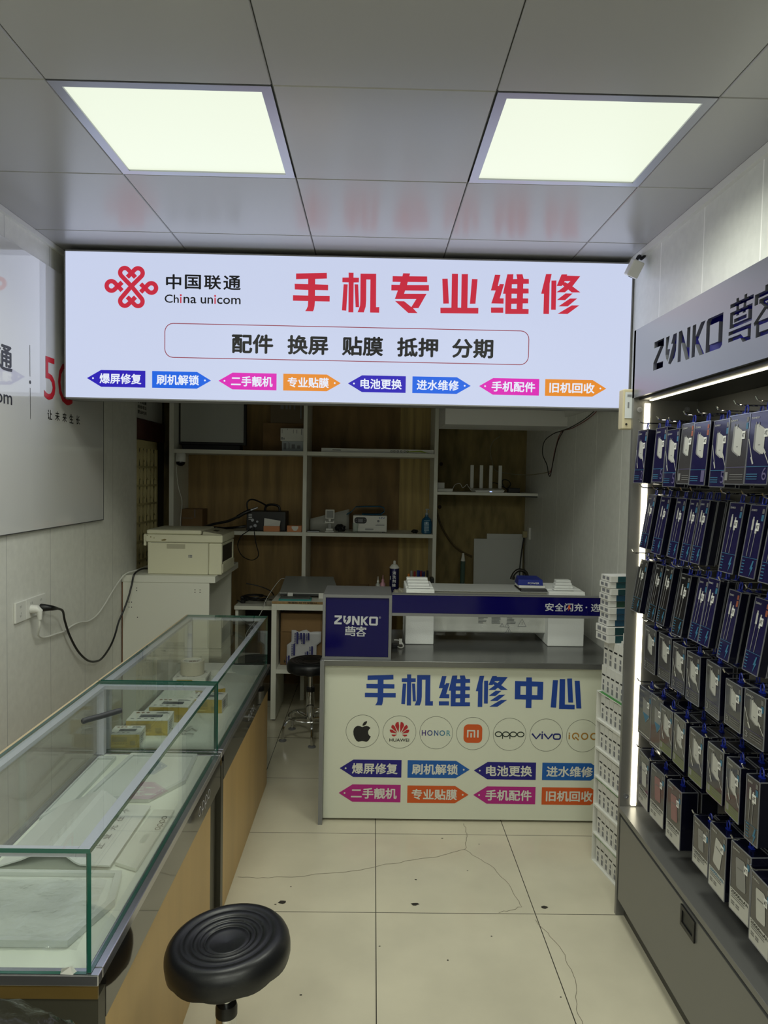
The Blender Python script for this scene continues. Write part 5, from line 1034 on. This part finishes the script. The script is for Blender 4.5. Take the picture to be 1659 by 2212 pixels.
md = hp.modifiers.new('cut', 'BOOLEAN'); md.operation = 'DIFFERENCE'; md.solver = 'EXACT'; md.use_self = True; md.object = co
co.parent = ca; co.location = (0, 0, 0)
for v in co.data.vertices: v.co -= Vector(ca.location)
bpy.context.view_layer.update(); dg = bpy.context.evaluated_depsgraph_get(); dg.update()
nm = bpy.data.meshes.new_from_object(hp.evaluated_get(dg)); hp.modifiers.clear(); hp.data = nm; nm.materials.clear(); nm.materials.append(head_m)
bpy.data.objects.remove(co)
build('header_lining', MB().box(HX0 + .052, HX0 + .058, CYA + .02, 2.63, 1.945, 2.16), mat('blue_lining', (40, 36, 190), .3), ca)
build('header_inside', MB().box(HX0 + .0125, HX0 + .0515, CYA + .02, 2.63, 1.937, 1.944).box(HX0 + .0125, HX0 + .0515, CYA + .02, 2.63, 2.16, 2.165), mat('brown_inside', (70, 62, 56), .6), ca)
# light strips
led_m = mat('lit_led_strip', (255, 246, 214), .4, emit=6.0)
build('led_strip', MB().box(.980, .999, 2.626, 2.6315, .425, 1.915), led_m, ca); build('led_strip', MB().box(.990, 1.000, .45, 2.61, 1.9225, 1.9255), led_m, ca)
for x, z in ((.962, 1.892), (1.135, 1.896), (.962, .458)):
    scr = MB().lathe([(.009, 0), (.010, .003), (.004, .003), (.003, .0015), (0, .0015)], (0, 0, 0), 14); scr.v = [(x + v[0], 2.6315 - v[2], z + v[1]) for v in scr.v]
    build('screw', scr, alu, ca)


# ------------------------------------------------------------ hanging stock
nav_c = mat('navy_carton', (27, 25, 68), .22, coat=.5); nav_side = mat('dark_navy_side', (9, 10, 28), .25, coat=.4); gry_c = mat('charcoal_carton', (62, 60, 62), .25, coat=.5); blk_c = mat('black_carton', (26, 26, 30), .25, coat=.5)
clear_e = mat('clear_plastic_edge', (150, 152, 160), .12, .5); loop_m = mat('blue_hang_loop', (20, 40, 150), .35)
pr_w = mat('product_white', (184, 184, 178), .4); pr_g = mat('product_grey', (132, 132, 130), .4); pr_c = mat('print_cyan', (56, 110, 140), .4); pr_v = mat('print_violet_grey', (90, 84, 120), .45)
pr_y = mat('print_olive', (104, 112, 72), .45); pr_o = mat('print_warm', (150, 84, 58), .45); pr_pink = mat('print_pink', (140, 104, 102), .45); pr_sh = mat('print_shade', (112, 112, 110), .45); tagw = mat('price_tag_white', (224, 224, 220), .5)
PM = [pr_w, pr_g, pr_c, pr_v, pr_y, pr_o, pr_pink, pr_sh, print_black]
def poly_rot(pts, cx, cy, a, k): ca_, sa = math.cos(a), math.sin(a); return [(cx + k * (x * ca_ - y * sa), cy + k * (x * sa + y * ca_)) for x, y in pts]
def product(y_far, y_near, ztop, zbot, d, body, side, style, xf, tilt, label, cat, group, num='5', accent=2, cables=False, power='10000mAh', yaw=0.0):
    w_ = y_far - y_near; h = ztop - zbot; yc = (y_far + y_near) / 2
    names = {'charger': 'charger_box', 'cable': 'cable_box', 'bank': 'power_bank_box', 'window': 'window_box'}
    t = thing(names[style], label, cat, (xf, yc, ztop), group); OFF[t.name] = Vector((0, 0, 0))
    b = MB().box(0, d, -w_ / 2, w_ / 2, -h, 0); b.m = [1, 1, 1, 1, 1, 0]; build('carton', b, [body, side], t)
    e = .0011; E_ = MB()
    for x in (0, d):
        for s_ in (-1, 1): E_.box(x - e, x + e, s_ * w_ / 2 - e, s_ * w_ / 2 + e, -h, 0)
        for z in (0, -h): E_.box(x - e, x + e, -w_ / 2, w_ / 2, z - e, z + e)
    for s_ in (-1, 1): E_.box(0, d, s_ * w_ / 2 - e, s_ * w_ / 2 + e, -e, e)
    build('clear_edging', E_, clear_e, t)
    build('hang_loop', MB().tube([(d / 2 + .001, .008 * math.sin(a), .013 + .013 * math.cos(a)) for a in [k * 2 * math.pi / 10 for k in range(10)]], .0022, 5, closed=True).box(d / 2 - .004, d / 2 + .006, -.008, .008, .0006, .004), loop_m, t)
    O = (-.0007, 0, 0); U = -Y; p = MB(); hw = w_ / 2
    p.use(0).text('ZUNKO', -hw + .006, -.016, -hw + .006 + w_ * .36, -.011, O, U, Z, .02)
    p.use(accent if accent != 4 else 2).rect(hw - .016, -.040, hw - .005, -.024, O, U, Z); p.use(5 if accent == 5 else 7).rect(hw - .016, -.021, hw - .006, -.009, O, U, Z)
    if style == 'charger':
        k = min(w_, h * .6) * .30; cyy = -h * .38
        sk = lambda pts, dx, dy, c: [(dx + k * x, cyy + dy + k * (y - c * x)) for x, y in pts]
        p.use(1).shape([sk(rrect(-.72, -1.05, .55, 1.05, .2), -.0035, -.001, .42)], O, U, Z); p.use(0).shape([sk(rrect(-.62, -1.05, .68, 1.05, .22), .002, .001, .42)], O, U, Z)
        p.use(7).rect(-.004, cyy - k * .5, .006, cyy - k * .42, O, U, Z); p.use(1).rect(-k * .7, cyy + k * 1.0, -k * .6, cyy + k * 1.45, O, U, Z).rect(-k * .25, cyy + k * 1.0, -k * .15, cyy + k * 1.4, O, U, Z)
        if cables:
            p.use(0).ribbon([(-hw * .95, cyy + k * .1), (-hw * .45, -h * .68)], .0028, O, U, Z).ribbon([(-hw * .6, -h * .62), (-hw * .38, -h * .72)], .006, O, U, Z).ribbon([(hw * .45, cyy - k * .9), (hw * .97, -h * .72)], .0028, O, U, Z).ribbon([(hw * .4, cyy - k * .8), (hw * .62, -h * .58)], .007, O, U, Z)
        if accent == 4: p.use(4).rect(-hw, -h, hw, -h * .8, (-.0004, 0, 0), U, Z)
        else: p.use(2 if body is nav_c else 3).rect(-hw, -h * .76, hw, -h * .752, O, U, Z)
        p.use(3 if body is nav_c else 1).text(num, hw - .026 if body is nav_c else -hw + .006, -h + .010, hw - .006 if body is nav_c else -hw + .02, -h + .010 + h * (.18 if body is nav_c else .12), O, U, Z)
        p.use(2 if body is nav_c else 7)
        for q in range(3): p.rect(-hw + (.006 if body is nav_c else .03), -h + .012 + q * .006, hw * (.1 if body is nav_c else .85), -h + .014 + q * .006, O, U, Z)
    elif style == 'cable':
        for s_, t0 in ((-.35, .20), (.15, .24)):
            x = s_ * hw; p.use(0).rect(x - .0045, -h * (t0 + .15), x + .0045, -h * t0, O, U, Z).rect(x - .003, -h * t0, x + .003, -h * (t0 - .035), O, U, Z); p.use(1).ribbon([(x, -h * (t0 + .15)), (x - .004, -h * .72)], .0028, O, U, Z)
        p.use(2).rect(-hw, -h * .735, hw, -h * .729, O, U, Z)
        x, z = hw * .35, -h * .87; p.shape([[(x + .004, z + .02), (x + .010, z + .02), (x + .006, z + .004), (x + .011, z + .004), (x - .002, z - .022), (x + .002, z - .002), (x - .004, z - .002)]], O, U, Z)
        for q in range(5): p.rect(-hw + .005, -h + .008 + q * .008, -hw + .018, -h + .0105 + q * .008, O, U, Z)
    elif style == 'bank':
        p.use(0).rect(-hw, -h, hw, -h * .68, (-.0004, 0, 0), U, Z)
        p.use(8 if num != 'blue' else 2).text(power, -hw + .006, -h * .745, hw - .006, -h * .695, O, U, Z, .02); p.use(7)
        for q in range(2): p.rect(-hw + .008, -h * .775 - q * .006, hw - .02, -h * .775 + .003 - q * .006, O, U, Z)
        for q in range(4): p.rect(-hw + .008 + (q % 2) * .022, -h + .022 - (q // 2) * .006, -hw + .024 + (q % 2) * .022, -h + .026 - (q // 2) * .006, O, U, Z)
        p.use({'pink': 6, 'grey': 1, 'blue': 0, 'white': 0, 'pale': 1}[num]).shape([poly_rot(rrect(-.55, -1, .55, 1, .18), .002, -h * .38, .10 if num != 'blue' else -.18, h * .22)], O, U, Z)
        p.use(7).shape([poly_rot(rrect(-.4, .3, .4, .38, .03), .002, -h * .38, .10 if num != 'blue' else -.18, h * .22)], (-.001, 0, 0), U, Z)
    else:
        p.use(1).shape([[(-hw * .35, -h * .2), (hw * .75, -h * .26), (hw * .75, -h * .55), (hw * .2, -h * .68), (-hw * .3, -h * .5)]], O, U, Z); p.use(2).shape([[(-hw * .3, -h * .5), (hw * .75, -h * .5), (hw * .2, -h * .68)]], (-.001, 0, 0), U, Z)
        p.use(0).rect(-hw * .9, -h * .96, hw * .9, -h * .94, O, U, Z)
    build('front_print', p, PM, t)
    tx = hw * .55 if style != 'cable' else hw * .3; tz = -h * (.30 if style != 'bank' else .25)
    g_ = MB().box(-.0017, -.0009, -tx - .008, -tx + .008, tz - .010, tz + .010); g_.use(1).text('¥', tx - .006, tz - .006, tx - .001, tz + .005, (-.0019, 0, 0), U, Z, .02).rect(tx, tz + .003, tx + .006, tz + .005, (-.0019, 0, 0), U, Z).rect(tx + .002, tz - .006, tx + .004, tz + .004, (-.0019, 0, 0), U, Z)
    build('price_tag', g_, [tagw, print_black], t)
    t.rotation_euler = (0, tilt, yaw)
    return t
ROWS = [(1, 2.613, 2.525, 1.814, 1.626), (1, 2.448, 2.355, 1.811, 1.63), (1, 2.356, 2.256, 1.799, 1.616), (1, 2.235, 2.155, 1.81, 1.626), (1, 2.148, 2.053, 1.807, 1.623), (1, 2.031, 1.936, 1.804, 1.62), (1, 1.94, 1.833, 1.81, 1.628), (1, 1.83, 1.728, 1.809, 1.629), (2, 2.572, 2.502, 1.585, 1.395), (2, 2.456, 2.382, 1.581, 1.387), (2, 2.328, 2.259, 1.58, 1.388), (2, 2.229, 2.167, 1.579, 1.389), (2, 2.157, 2.1, 1.58, 1.389), (2, 1.979, 1.902, 1.578, 1.387), (2, 1.868, 1.793, 1.576, 1.389), (2, 1.768, 1.691, 1.571, 1.387), (3, 2.633, 2.557, 1.348, 1.158), (3, 2.477, 2.417, 1.348, 1.156), (3, 2.397, 2.332, 1.353, 1.158), (3, 2.271, 2.205, 1.343, 1.15), (3, 2.145, 2.083, 1.349, 1.161), (3, 2.086, 2.02, 1.355, 1.161), (3, 1.965, 1.898, 1.34, 1.15), (3, 1.829, 1.753, 1.341, 1.152), (4, 2.518, 2.416, 1.126, 0.975), (4, 2.389, 2.295, 1.128, 0.98), (4, 2.274, 2.19, 1.123, 0.976), (4, 2.17, 2.088, 1.119, 0.971), (4, 2.048, 1.957, 1.123, 0.975), (4, 1.93, 1.842, 1.101, 0.979), (4, 1.825, 1.734, 1.105, 0.973), (5, 2.545, 2.441, 0.905, 0.734), (5, 2.433, 2.345, 0.908, 0.732), (5, 2.352, 2.264, 0.896, 0.746), (5, 2.252, 2.163, 0.898, 0.745), (5, 2.134, 2.046, 0.895, 0.744), (5, 2.015, 1.926, 0.895, 0.749), (5, 1.908, 1.831, 0.892, 0.743), (5, 1.799, 1.742, 0.891, 0.726), (6, 2.525, 2.427, 0.675, 0.494), (6, 2.407, 2.304, 0.674, 0.495), (6, 2.272, 2.174, 0.674, 0.491), (6, 2.081, 1.986, 0.649, 0.512), (6, 1.978, 1.886, 0.678, 0.502), (6, 1.854, 1.764, 0.689, 0.509), (6, 1.757, 1.665, 0.663, 0.487)]
ROWN = {1: 'top row', 2: 'second row down', 3: 'third row down', 4: 'fourth row down', 5: 'fifth row down', 6: 'bottom row'}
CFG = {1: (.03, 3, math.radians(3.5), .955), 2: (.022, 3, math.radians(8.5), .985), 3: (.022, 3, math.radians(8.5), .985), 4: (.034, 2, 0.0, .968), 5: (.042, 3, 0.0, .968), 6: (.052, 2, 0.0, .966)}
STY = {1: [('charger', 'charger box with cables', dict(num='2', cables=True)), ('charger', 'charger box without cable', dict(num='5')), ('charger', 'charger box with cables', dict(num='5', cables=True)), ('charger', 'tall charger box with orange mark', dict(num='1', accent=5, body=gry_c)), ('charger', 'charger box with red mark', dict(num='1', accent=5)), ('charger', 'charger box with square charger and cables', dict(num='5', cables=True)), ('charger', 'wide charger box, half in reflection', dict(num='1', body=gry_c)), ('charger', 'widest charger box with cable', dict(num='6', cables=True))],
       2: [('cable', 'cable box with two white leads', {})] * 8, 3: [('cable', 'cable box with two leads', dict(body=blk_c))] * 4 + [('cable', 'navy cable box with thick leads', {})] * 2 + [('cable', 'wide cable box with red mark', dict(accent=5))] * 2,
       4: [('charger', 'small charger box', dict(num='2', body=gry_c))] * 2 + [('charger', 'small charger box with cables', dict(num='2', body=gry_c, cables=True))] * 2 + [('charger', 'larger charger box', dict(num='3', body=gry_c))] * 2 + [('charger', 'larger charger box with cables', dict(num='3', body=gry_c, cables=True))],
       5: [('window', 'box with round window', dict(body=gry_c))] * 2 + [('charger', 'box with green band and cables', dict(num='1', body=gry_c, cables=True, accent=4))] * 5 + [('cable', 'tall plastic wrapped cable box', dict(body=gry_c))],
       6: [('bank', 'power bank box lit by the strip', dict(body=gry_c, num='white')), ('bank', 'power bank box with pink bank', dict(body=gry_c, num='pink')), ('bank', 'power bank box with pink cords', dict(body=gry_c, num='pink')), ('bank', 'power bank box with grey bank', dict(body=gry_c, num='grey')), ('bank', 'power bank box with blue lettering', dict(body=gry_c, num='blue', power='20000mAh')), ('bank', 'power bank box with upright bank', dict(body=gry_c, num='pale', power='20000mAh')), ('bank', 'power bank box with strap', dict(body=gry_c, num='white', power='20000mAh'))]}
cnt = {}
for (r, y1_, y0_, z1_, z0_) in ROWS:
    k = cnt.get(r, 0); cnt[r] = k + 1
    d, n, tilt, xf = CFG[r]; sty, desc, kw = STY[r][k]; kw = dict(kw); body = kw.pop('body', nav_c)
    gap = .004 if r in (2, 3) else .010
    hue = {nav_c: 'navy', gry_c: 'charcoal', blk_c: 'black'}[body] if not desc.startswith('navy') else ''
    where = f'{ORD[k]} from far end, {ROWN[r]}'
    kind = {'charger': 'charger box', 'cable': 'cable box', 'bank': 'power bank box', 'window': 'box'}[sty]
    t = product(y1_, y0_, z1_, z0_, d, body, nav_side, sty, xf, tilt + random.uniform(-.01, .01) * (r < 4), f'{hue} {desc}, {where}'.strip(), kind, f'boxed accessories in the {ROWN[r]}', yaw=random.uniform(-.05, .05), **kw)
    for q in range(1, n):
        copy_tree(t, (xf + q * (d + gap), (y1_ + y0_) / 2 + random.uniform(-.004, .004), z1_ + random.uniform(-.003, .001)), f'{hue or "navy"} {kind} {"directly" if q == 1 else "two places"} behind the one {where}', skip=('front_print', 'price_tag'))
    yh, zh = (y1_ + y0_) / 2, z1_ + .0245
    build('hook', MB().tube([(CXB - .0112, yh, zh), (CXF + .012, yh, zh), (CXF + .002, yh, zh + .004), (CXF - .003, yh, zh + .013)], .0022, 6), chrome, ca)
for z in (1.60, 1.37, 1.14): build('rail', MB().box(CXB - .020, CXB - .0113, .45, 2.6, z - .008, z + .008), cab_in, ca)
for (r, z1_) in ((1, 1.81), (2, 1.58), (3, 1.345), (4, 1.12)):
    pass

# meter on the cabinet side
t = thing('wall_meter', 'cream meter box with display on the far edge of the grey cabinet', 'meter', (.95, 2.69, 1.83)); crm = mat('meter_cream', (190, 180, 150), .45)
build('case', MB().box(.908, .952, 2.652, 2.70, 1.822, 1.968), crm, t, bevel=.004); build('screen', MB().box(.915, .946, 2.6495, 2.6515, 1.862, 1.957), mat('meter_screen', (200, 204, 208), .25), t)
build('screen_marks', MB().rect(.922, 1.94, .938, 1.948, (0, 2.6488, 0), X, Z).rect(.924, 1.90, .93, 1.92, (0, 2.6488, 0), X, Z), print_grey, t); build('button', MB().lathe([(.004, 0), (.004, .002), (0, .002)], n=10), black_pl, t)
bt = [c for c in t.children if c.name.startswith('button')][0]; bt.rotation_euler = (math.pi / 2, 0, 0); bt.location = Vector((.922, 2.6515, 1.84)) - Vector(t.location)
for v in bt.data.vertices: v.co += Vector(t.location)

# ============================================================ TOWER OF WHITE BOXES between counter and cabinet
tray_m = mat('white_card_tray', (222, 222, 216), .5); spine = mat('white_box_spine', (214, 214, 210), .45); green_m = mat('leaf_green', (60, 130, 60), .5)
A0 = Vector((.967, 3.030, 0)); A1 = Vector((1.025, 2.675, 0)); DU = (A1 - A0); TL = DU.length; DU.normalize(); DN = Vector((-DU.y, DU.x, 0))   # DN points to the wall
if DN.x < 0: DN = -DN
ang = math.atan2(DU.y, DU.x)
TW = lambda u, v, z: A0 + DU * u + DN * v + Vector((0, 0, z))
def obox(mb, u0, u1, v0, v1, z0, z1):
    # u along the face away from the counter, v into the wall
    P = [TW(u0, v0, z0), TW(u0, v1, z0), TW(u1, v1, z0), TW(u1, v0, z0), TW(u0, v0, z1), TW(u0, v1, z1), TW(u1, v1, z1), TW(u1, v0, z1)]
    return mb.hexa([P[0], P[3], P[2], P[1], P[4], P[7], P[6], P[5]])
FLOORN = ['lowest tray', 'second tray from the floor', 'third tray from the floor', 'fourth tray from the floor', 'fifth tray from the floor', 'topmost tray']
PT = .1235; VD = .15
def slim_box(u0, u1, z0, h, label, group, vin=.012):
    c = TW((u0 + u1) / 2, vin, z0); t = thing('slim_white_box', label, 'box', c, group)
    build('carton', obox(MB(), u0, u1, vin, VD - .006, z0, z0 + h), spine, t)
    O = TW(u0, vin - .0008, z0); b = MB(); w_ = u1 - u0
    b.rect(w_ * .15, h * .62, w_ * .85, h * .68, O, DU, Z)
    b.use(1).rect(w_ * .3, h * .08, w_ * .7, h * .28, O, DU, Z).rect(w_ * .35, h * .34, w_ * .65, h * .48, O, DU, Z)
    build('spine_print', b, [print_black, print_grey], t)
for r in range(6):
    z = r * PT
    t = thing('card_tray', f'white card tray holding slim boxes, {FLOORN[r]} of the corner tower' if r else 'white card tray on the floor, lowest tray of the corner tower', 'tray', TW(.17, .07, z), 'stacked white card trays')
    mb = MB(); th = .004
    obox(mb, 0, TL, 0, VD, z, z + th); obox(mb, 0, TL, 0, VD, z + PT - th - .0005, z + PT - .0005); obox(mb, 0, th, 0, VD, z + th, z + PT - th - .0005); obox(mb, TL - th, TL, 0, VD, z + th, z + PT - th - .0005); obox(mb, th, TL - th, VD - th, VD, z + th, z + PT - th - .0005)
    build('tray', mb, tray_m, t)
    if r in (0, 2, 5):
        g_ = MB(); obox(g_, .02, TL * .62, .0 if r == 5 else -.0006, VD * .5 if r == 5 else -.0001, z + PT - .0004 if r == 5 else z + PT - .004, z + PT if r == 5 else z + PT - .002); build('green_leaf_print', g_, green_m, t)
    n = 9; bw = (TL - .03) / n
    for q in range(n):
        u = .018 + q * bw; slim_box(u, u + bw - .0015, z + th + .0003, PT - .016 - random.choice((0, .003, .006)), f'{ORD[q]} slim white box from the counter end in the {FLOORN[r]}', f'slim white boxes in the {FLOORN[r]}')
ZT = 6 * PT + .0006
n = 9; bw = (TL - .012) / n
for q in range(n): slim_box(.012 + q * bw, .012 + (q + 1) * bw - .0015, ZT, .112, f'{ORD[q]} slim white box from the counter end in the lower loose layer', 'slim white boxes in the lower loose layer', .014)
n = 8; bw = (TL - .03) / n
for q in range(n): slim_box(.016 + q * bw + (.012 if q > 4 else 0), .016 + (q + 1) * bw - .0015 + (.012 if q > 4 else 0), ZT + .1126, .112, f'{ORD[q]} slim white box from the counter end in the upper loose layer', 'slim white boxes in the upper loose layer', .018 if q < 5 else .03)
Z3 = ZT + .2252
teal_s = [mat('teal_carton', (20, 68, 74), .4), mat('dark_teal_carton', (18, 58, 62), .4), mat('green_carton', (24, 62, 48), .4), mat('blue_teal_carton', (20, 66, 92), .4)]
def flat_box(u0, u1, v0, v1, z0, h, label, m):
    c = TW((u0 + u1) / 2, v0, z0); t = thing('teal_sleeved_box', label, 'box', c, 'flat teal sleeved boxes on top of the corner tower')
    build('carton', obox(MB(), u0 + .0005, u1 - .0005, v0, v1, z0, z0 + h - .002), spine, t)
    build('sleeve', obox(MB(), u1 - .0004, u1 + .0004, v0 + .03, v1, z0, z0 + h - .002), m, t)
    O = TW(u0, v0 - .0008, z0); b = MB(); w_ = u1 - u0
    for k in range(2): b.rect(w_ * (.15 + .4 * k), h * .25, w_ * (.42 + .4 * k), h * .75, O, DU, Z)
    build('end_print', b, print_grey, t)
flat_box(.0, .11, -.012, .14, Z3, .032, 'teal sleeved flat box, lower of the two at the counter end', teal_s[0]); flat_box(-.004, .106, -.012, .14, Z3 + .0325, .032, 'teal sleeved flat box, upper of the two at the counter end', teal_s[1])
flat_box(.20, .32, -.004, .14, Z3, .032, 'teal sleeved flat box, lower of the two beside the cabinet', teal_s[2]); flat_box(.205, .325, .0, .14, Z3 + .0325, .032, 'teal sleeved flat box, upper of the two beside the cabinet', teal_s[1])
for q in range(8): flat_box(.002 + .004 * (q % 2), .088 + .005 * (q % 3), -.004 + .004 * (q % 2), .145, Z3 + .0655 + q * .0262, .026, f'teal sleeved flat box, {ORD[q]} from the bottom of the tall pile', teal_s[[3, 3, 3, 2, 3, 1, 0, 0][q]])
crumple('paper_scrap', (.94, 3.0, Z3 + .0655), .012, 'scrap of white paper sticking out beside the teal boxes', 'paper', white_pl, 2, (1.5, 1, .3), 2) if False else None

# ============================================================ STOOLS
vinyl = mat('black_vinyl', (20, 21, 24), .36, bump=.03, bscale=300)
def stool(loc, seat_z, label, tilt=(0, 0), R=.165, feet_rot=0.0, low=.0):
    t = thing('round_stool', label, 'stool', loc, 'black round stools'); OFF[t.name] = Vector((0, 0, 0))
    pr = [(0, -.011), (.045, -.008), (.056, -.004), (.0585, -.0075), (.061, -.004), (.070, .0005), (.0735, -.0045), (.0765, 0), (.088, .003), (.092, -.002), (.0955, .002), (.112, .0065), (.118, .0015), (.1225, .006), (.138, .0085), (.150, .004), (.159, -.006), (.1645, -.018), (.166, -.032), (.164, -.050), (.159, -.054), (0, -.054)]
    k = R / .166
    mb = MB().lathe([(r * k, z) for r, z in pr], (0, 0, 0), 64)
    # scalloped gather of the cover along the lower rim
    L = len(pr)
    for i in range(64):
        for j in (19, 20):
            x, y, z = mb.v[i * L + j]; mb.v[i * L + j] = (x, y, z - .005 * abs(math.sin(i * .55)))
    s_ = build('seat', mb, vinyl, t, smooth='all'); s_.location = (0, 0, seat_z); s_.rotation_euler = (tilt[0], tilt[1], 0)
    build('gas_post', MB().lathe([(.0125, seat_z - .19), (.0135, seat_z - .189), (.0135, seat_z - .05), (0, seat_z - .05)], n=20), chrome, t, smooth=True)
    build('collar', MB().lathe([(.0137, seat_z - .163), (.024, seat_z - .163), (.0265, seat_z - .171), (.0265, seat_z - .1905), (.0137, seat_z - .1905), (.0137, seat_z - .163)], n=24), black_pl, t, smooth=True)
    build('column', MB().lathe([(.018, .10), (.0255, .11), (.0255, seat_z - .191), (0, seat_z - .191)], n=24), chrome, t, smooth=True)
    build('foot_ring', MB().tube([(.135 * math.cos(a), .135 * math.sin(a), .135) for a in [q * 2 * math.pi / 40 for q in range(40)]], .0065, 8, closed=True), chrome, t, smooth=True)
    for q in range(5):
        a = feet_rot + q * 2 * math.pi / 5; c, s2 = math.cos(a), math.sin(a)
        g_ = build('leg', MB().tube(spline([(.022 * c, .022 * s2, .118), (.08 * c, .08 * s2, .126), (.14 * c, .14 * s2, .122), (.172 * c, .172 * s2, .085), (.18 * c, .18 * s2, .012)], 5), .0095, 8), chrome, t, smooth=True)
        build('foot', MB().lathe([(.024, 0), (.024, .006), (.012, .011), (0, .011)], (.18 * c, .18 * s2, 0), 16), black_pl if q % 2 == 9 else steel, g_, smooth=True)
    return t
stool((-.336, 1.71, 0), .505, 'black round ringed stool in the foreground beside the glass counter', (.0, -.09), .151)
stool((-.37, 4.46, 0), .478, 'black round ringed stool with chrome base behind the repair counter', (0, 0), .15, 2.35)

# plastic wrapped chair at the near end of the glass counter
t = thing('wrapped_chair', 'grey mesh chair back wrapped in clear plastic in the near corner', 'chair', (-.72, 1.12, 0))
hose = mat('ribbed_grey_mesh', (190, 192, 194), .5, bump=.6, bscale=220)
def P_(u, v): return Vector((-.78 + u, 1.14 - v * .25 + abs(u) * .1, .735 + v))
pts = [P_(.27 * math.cos(a), .085 * math.sin(a) - (.02 if math.sin(a) < 0 else 0)) for a in [math.pi * k / 16 for k in range(17)]]
build('back_rim', MB().tube(spline([(-.45, 1.16, .45), (-.452, 1.15, .60)] + [(-.76 + .305 * math.cos(a), 1.14 - .03 * math.sin(a), .675 + .118 * math.sin(a)) for a in [math.pi * k / 12 for k in range(13)]] + [(-1.068, 1.15, .60), (-1.07, 1.16, .45)], 3), .024, 10), hose, t, smooth=True)
build('back_mesh', MB().add([(-.78 + .25 * math.cos(math.pi * k / 12), 1.135, .66 + .09 * math.sin(math.pi * k / 12)) for k in range(13)] + [(-1.03, 1.15, .46), (-.53, 1.15, .46)], [tuple(range(15))]), mat('dark_mesh', (44, 46, 48), .7), t)
build('seat', MB().box(-1.02, -.54, .72, 1.12, .40, .455), mat('dark_mesh', (44, 46, 48), .7), t, bevel=.02)
build('column', MB().tube([(-.78, .92, .08), (-.78, .92, .3995)], .025, 14), black_pl, t)
for q in range(5):
    a = q * 1.2566 + .3; build('base_leg', MB().tube([(-.78, .92, .085), (-.78 + .26 * math.cos(a), .92 + .26 * math.sin(a), .05)], .018, 8), black_pl, t); build('castor', MB().lathe([(0, 0), (.024, .006), (.024, .04), (0, .046)], (-.78 + .26 * math.cos(a), .92 + .26 * math.sin(a), 0), 12), black_pl, t)
pw = MB(); n1, n2 = 30, 12
for i in range(n1 + 1):
    a = math.pi * (i / n1)
    for j in range(n2 + 1):
        k = 1.02 + .02 * math.sin(i * 2.1 + j); yy = 1.045 + .17 * j / n2; rr_ = math.sin(math.pi * j / n2) * .03
        pw.v.append((-.755 + (.335 * k + rr_) * math.cos(a) + random.uniform(-.008, .008), yy + random.uniform(-.004, .004), .665 + (.138 * k + rr_) * math.sin(a) + random.uniform(-.007, .007)))
for i in range(n1):
    for j in range(n2): a = i * (n2 + 1) + j; pw.f.append((a, a + 1, a + n2 + 2, a + n2 + 1)); pw.m.append(0)
build('plastic_wrap', pw, clear_mat('thin_bag_film', (.93, .93, .93), .75, .1, .3, 26), t, smooth='all')

for ch in t.children: ch.location = (-.02, 0, 0) if ch.name.split('.')[0] in ('base_leg', 'castor') else (-.02, 0, -.072 if ch.name.split('.')[0] in ('back_rim', 'back_mesh', 'plastic_wrap') else 0)
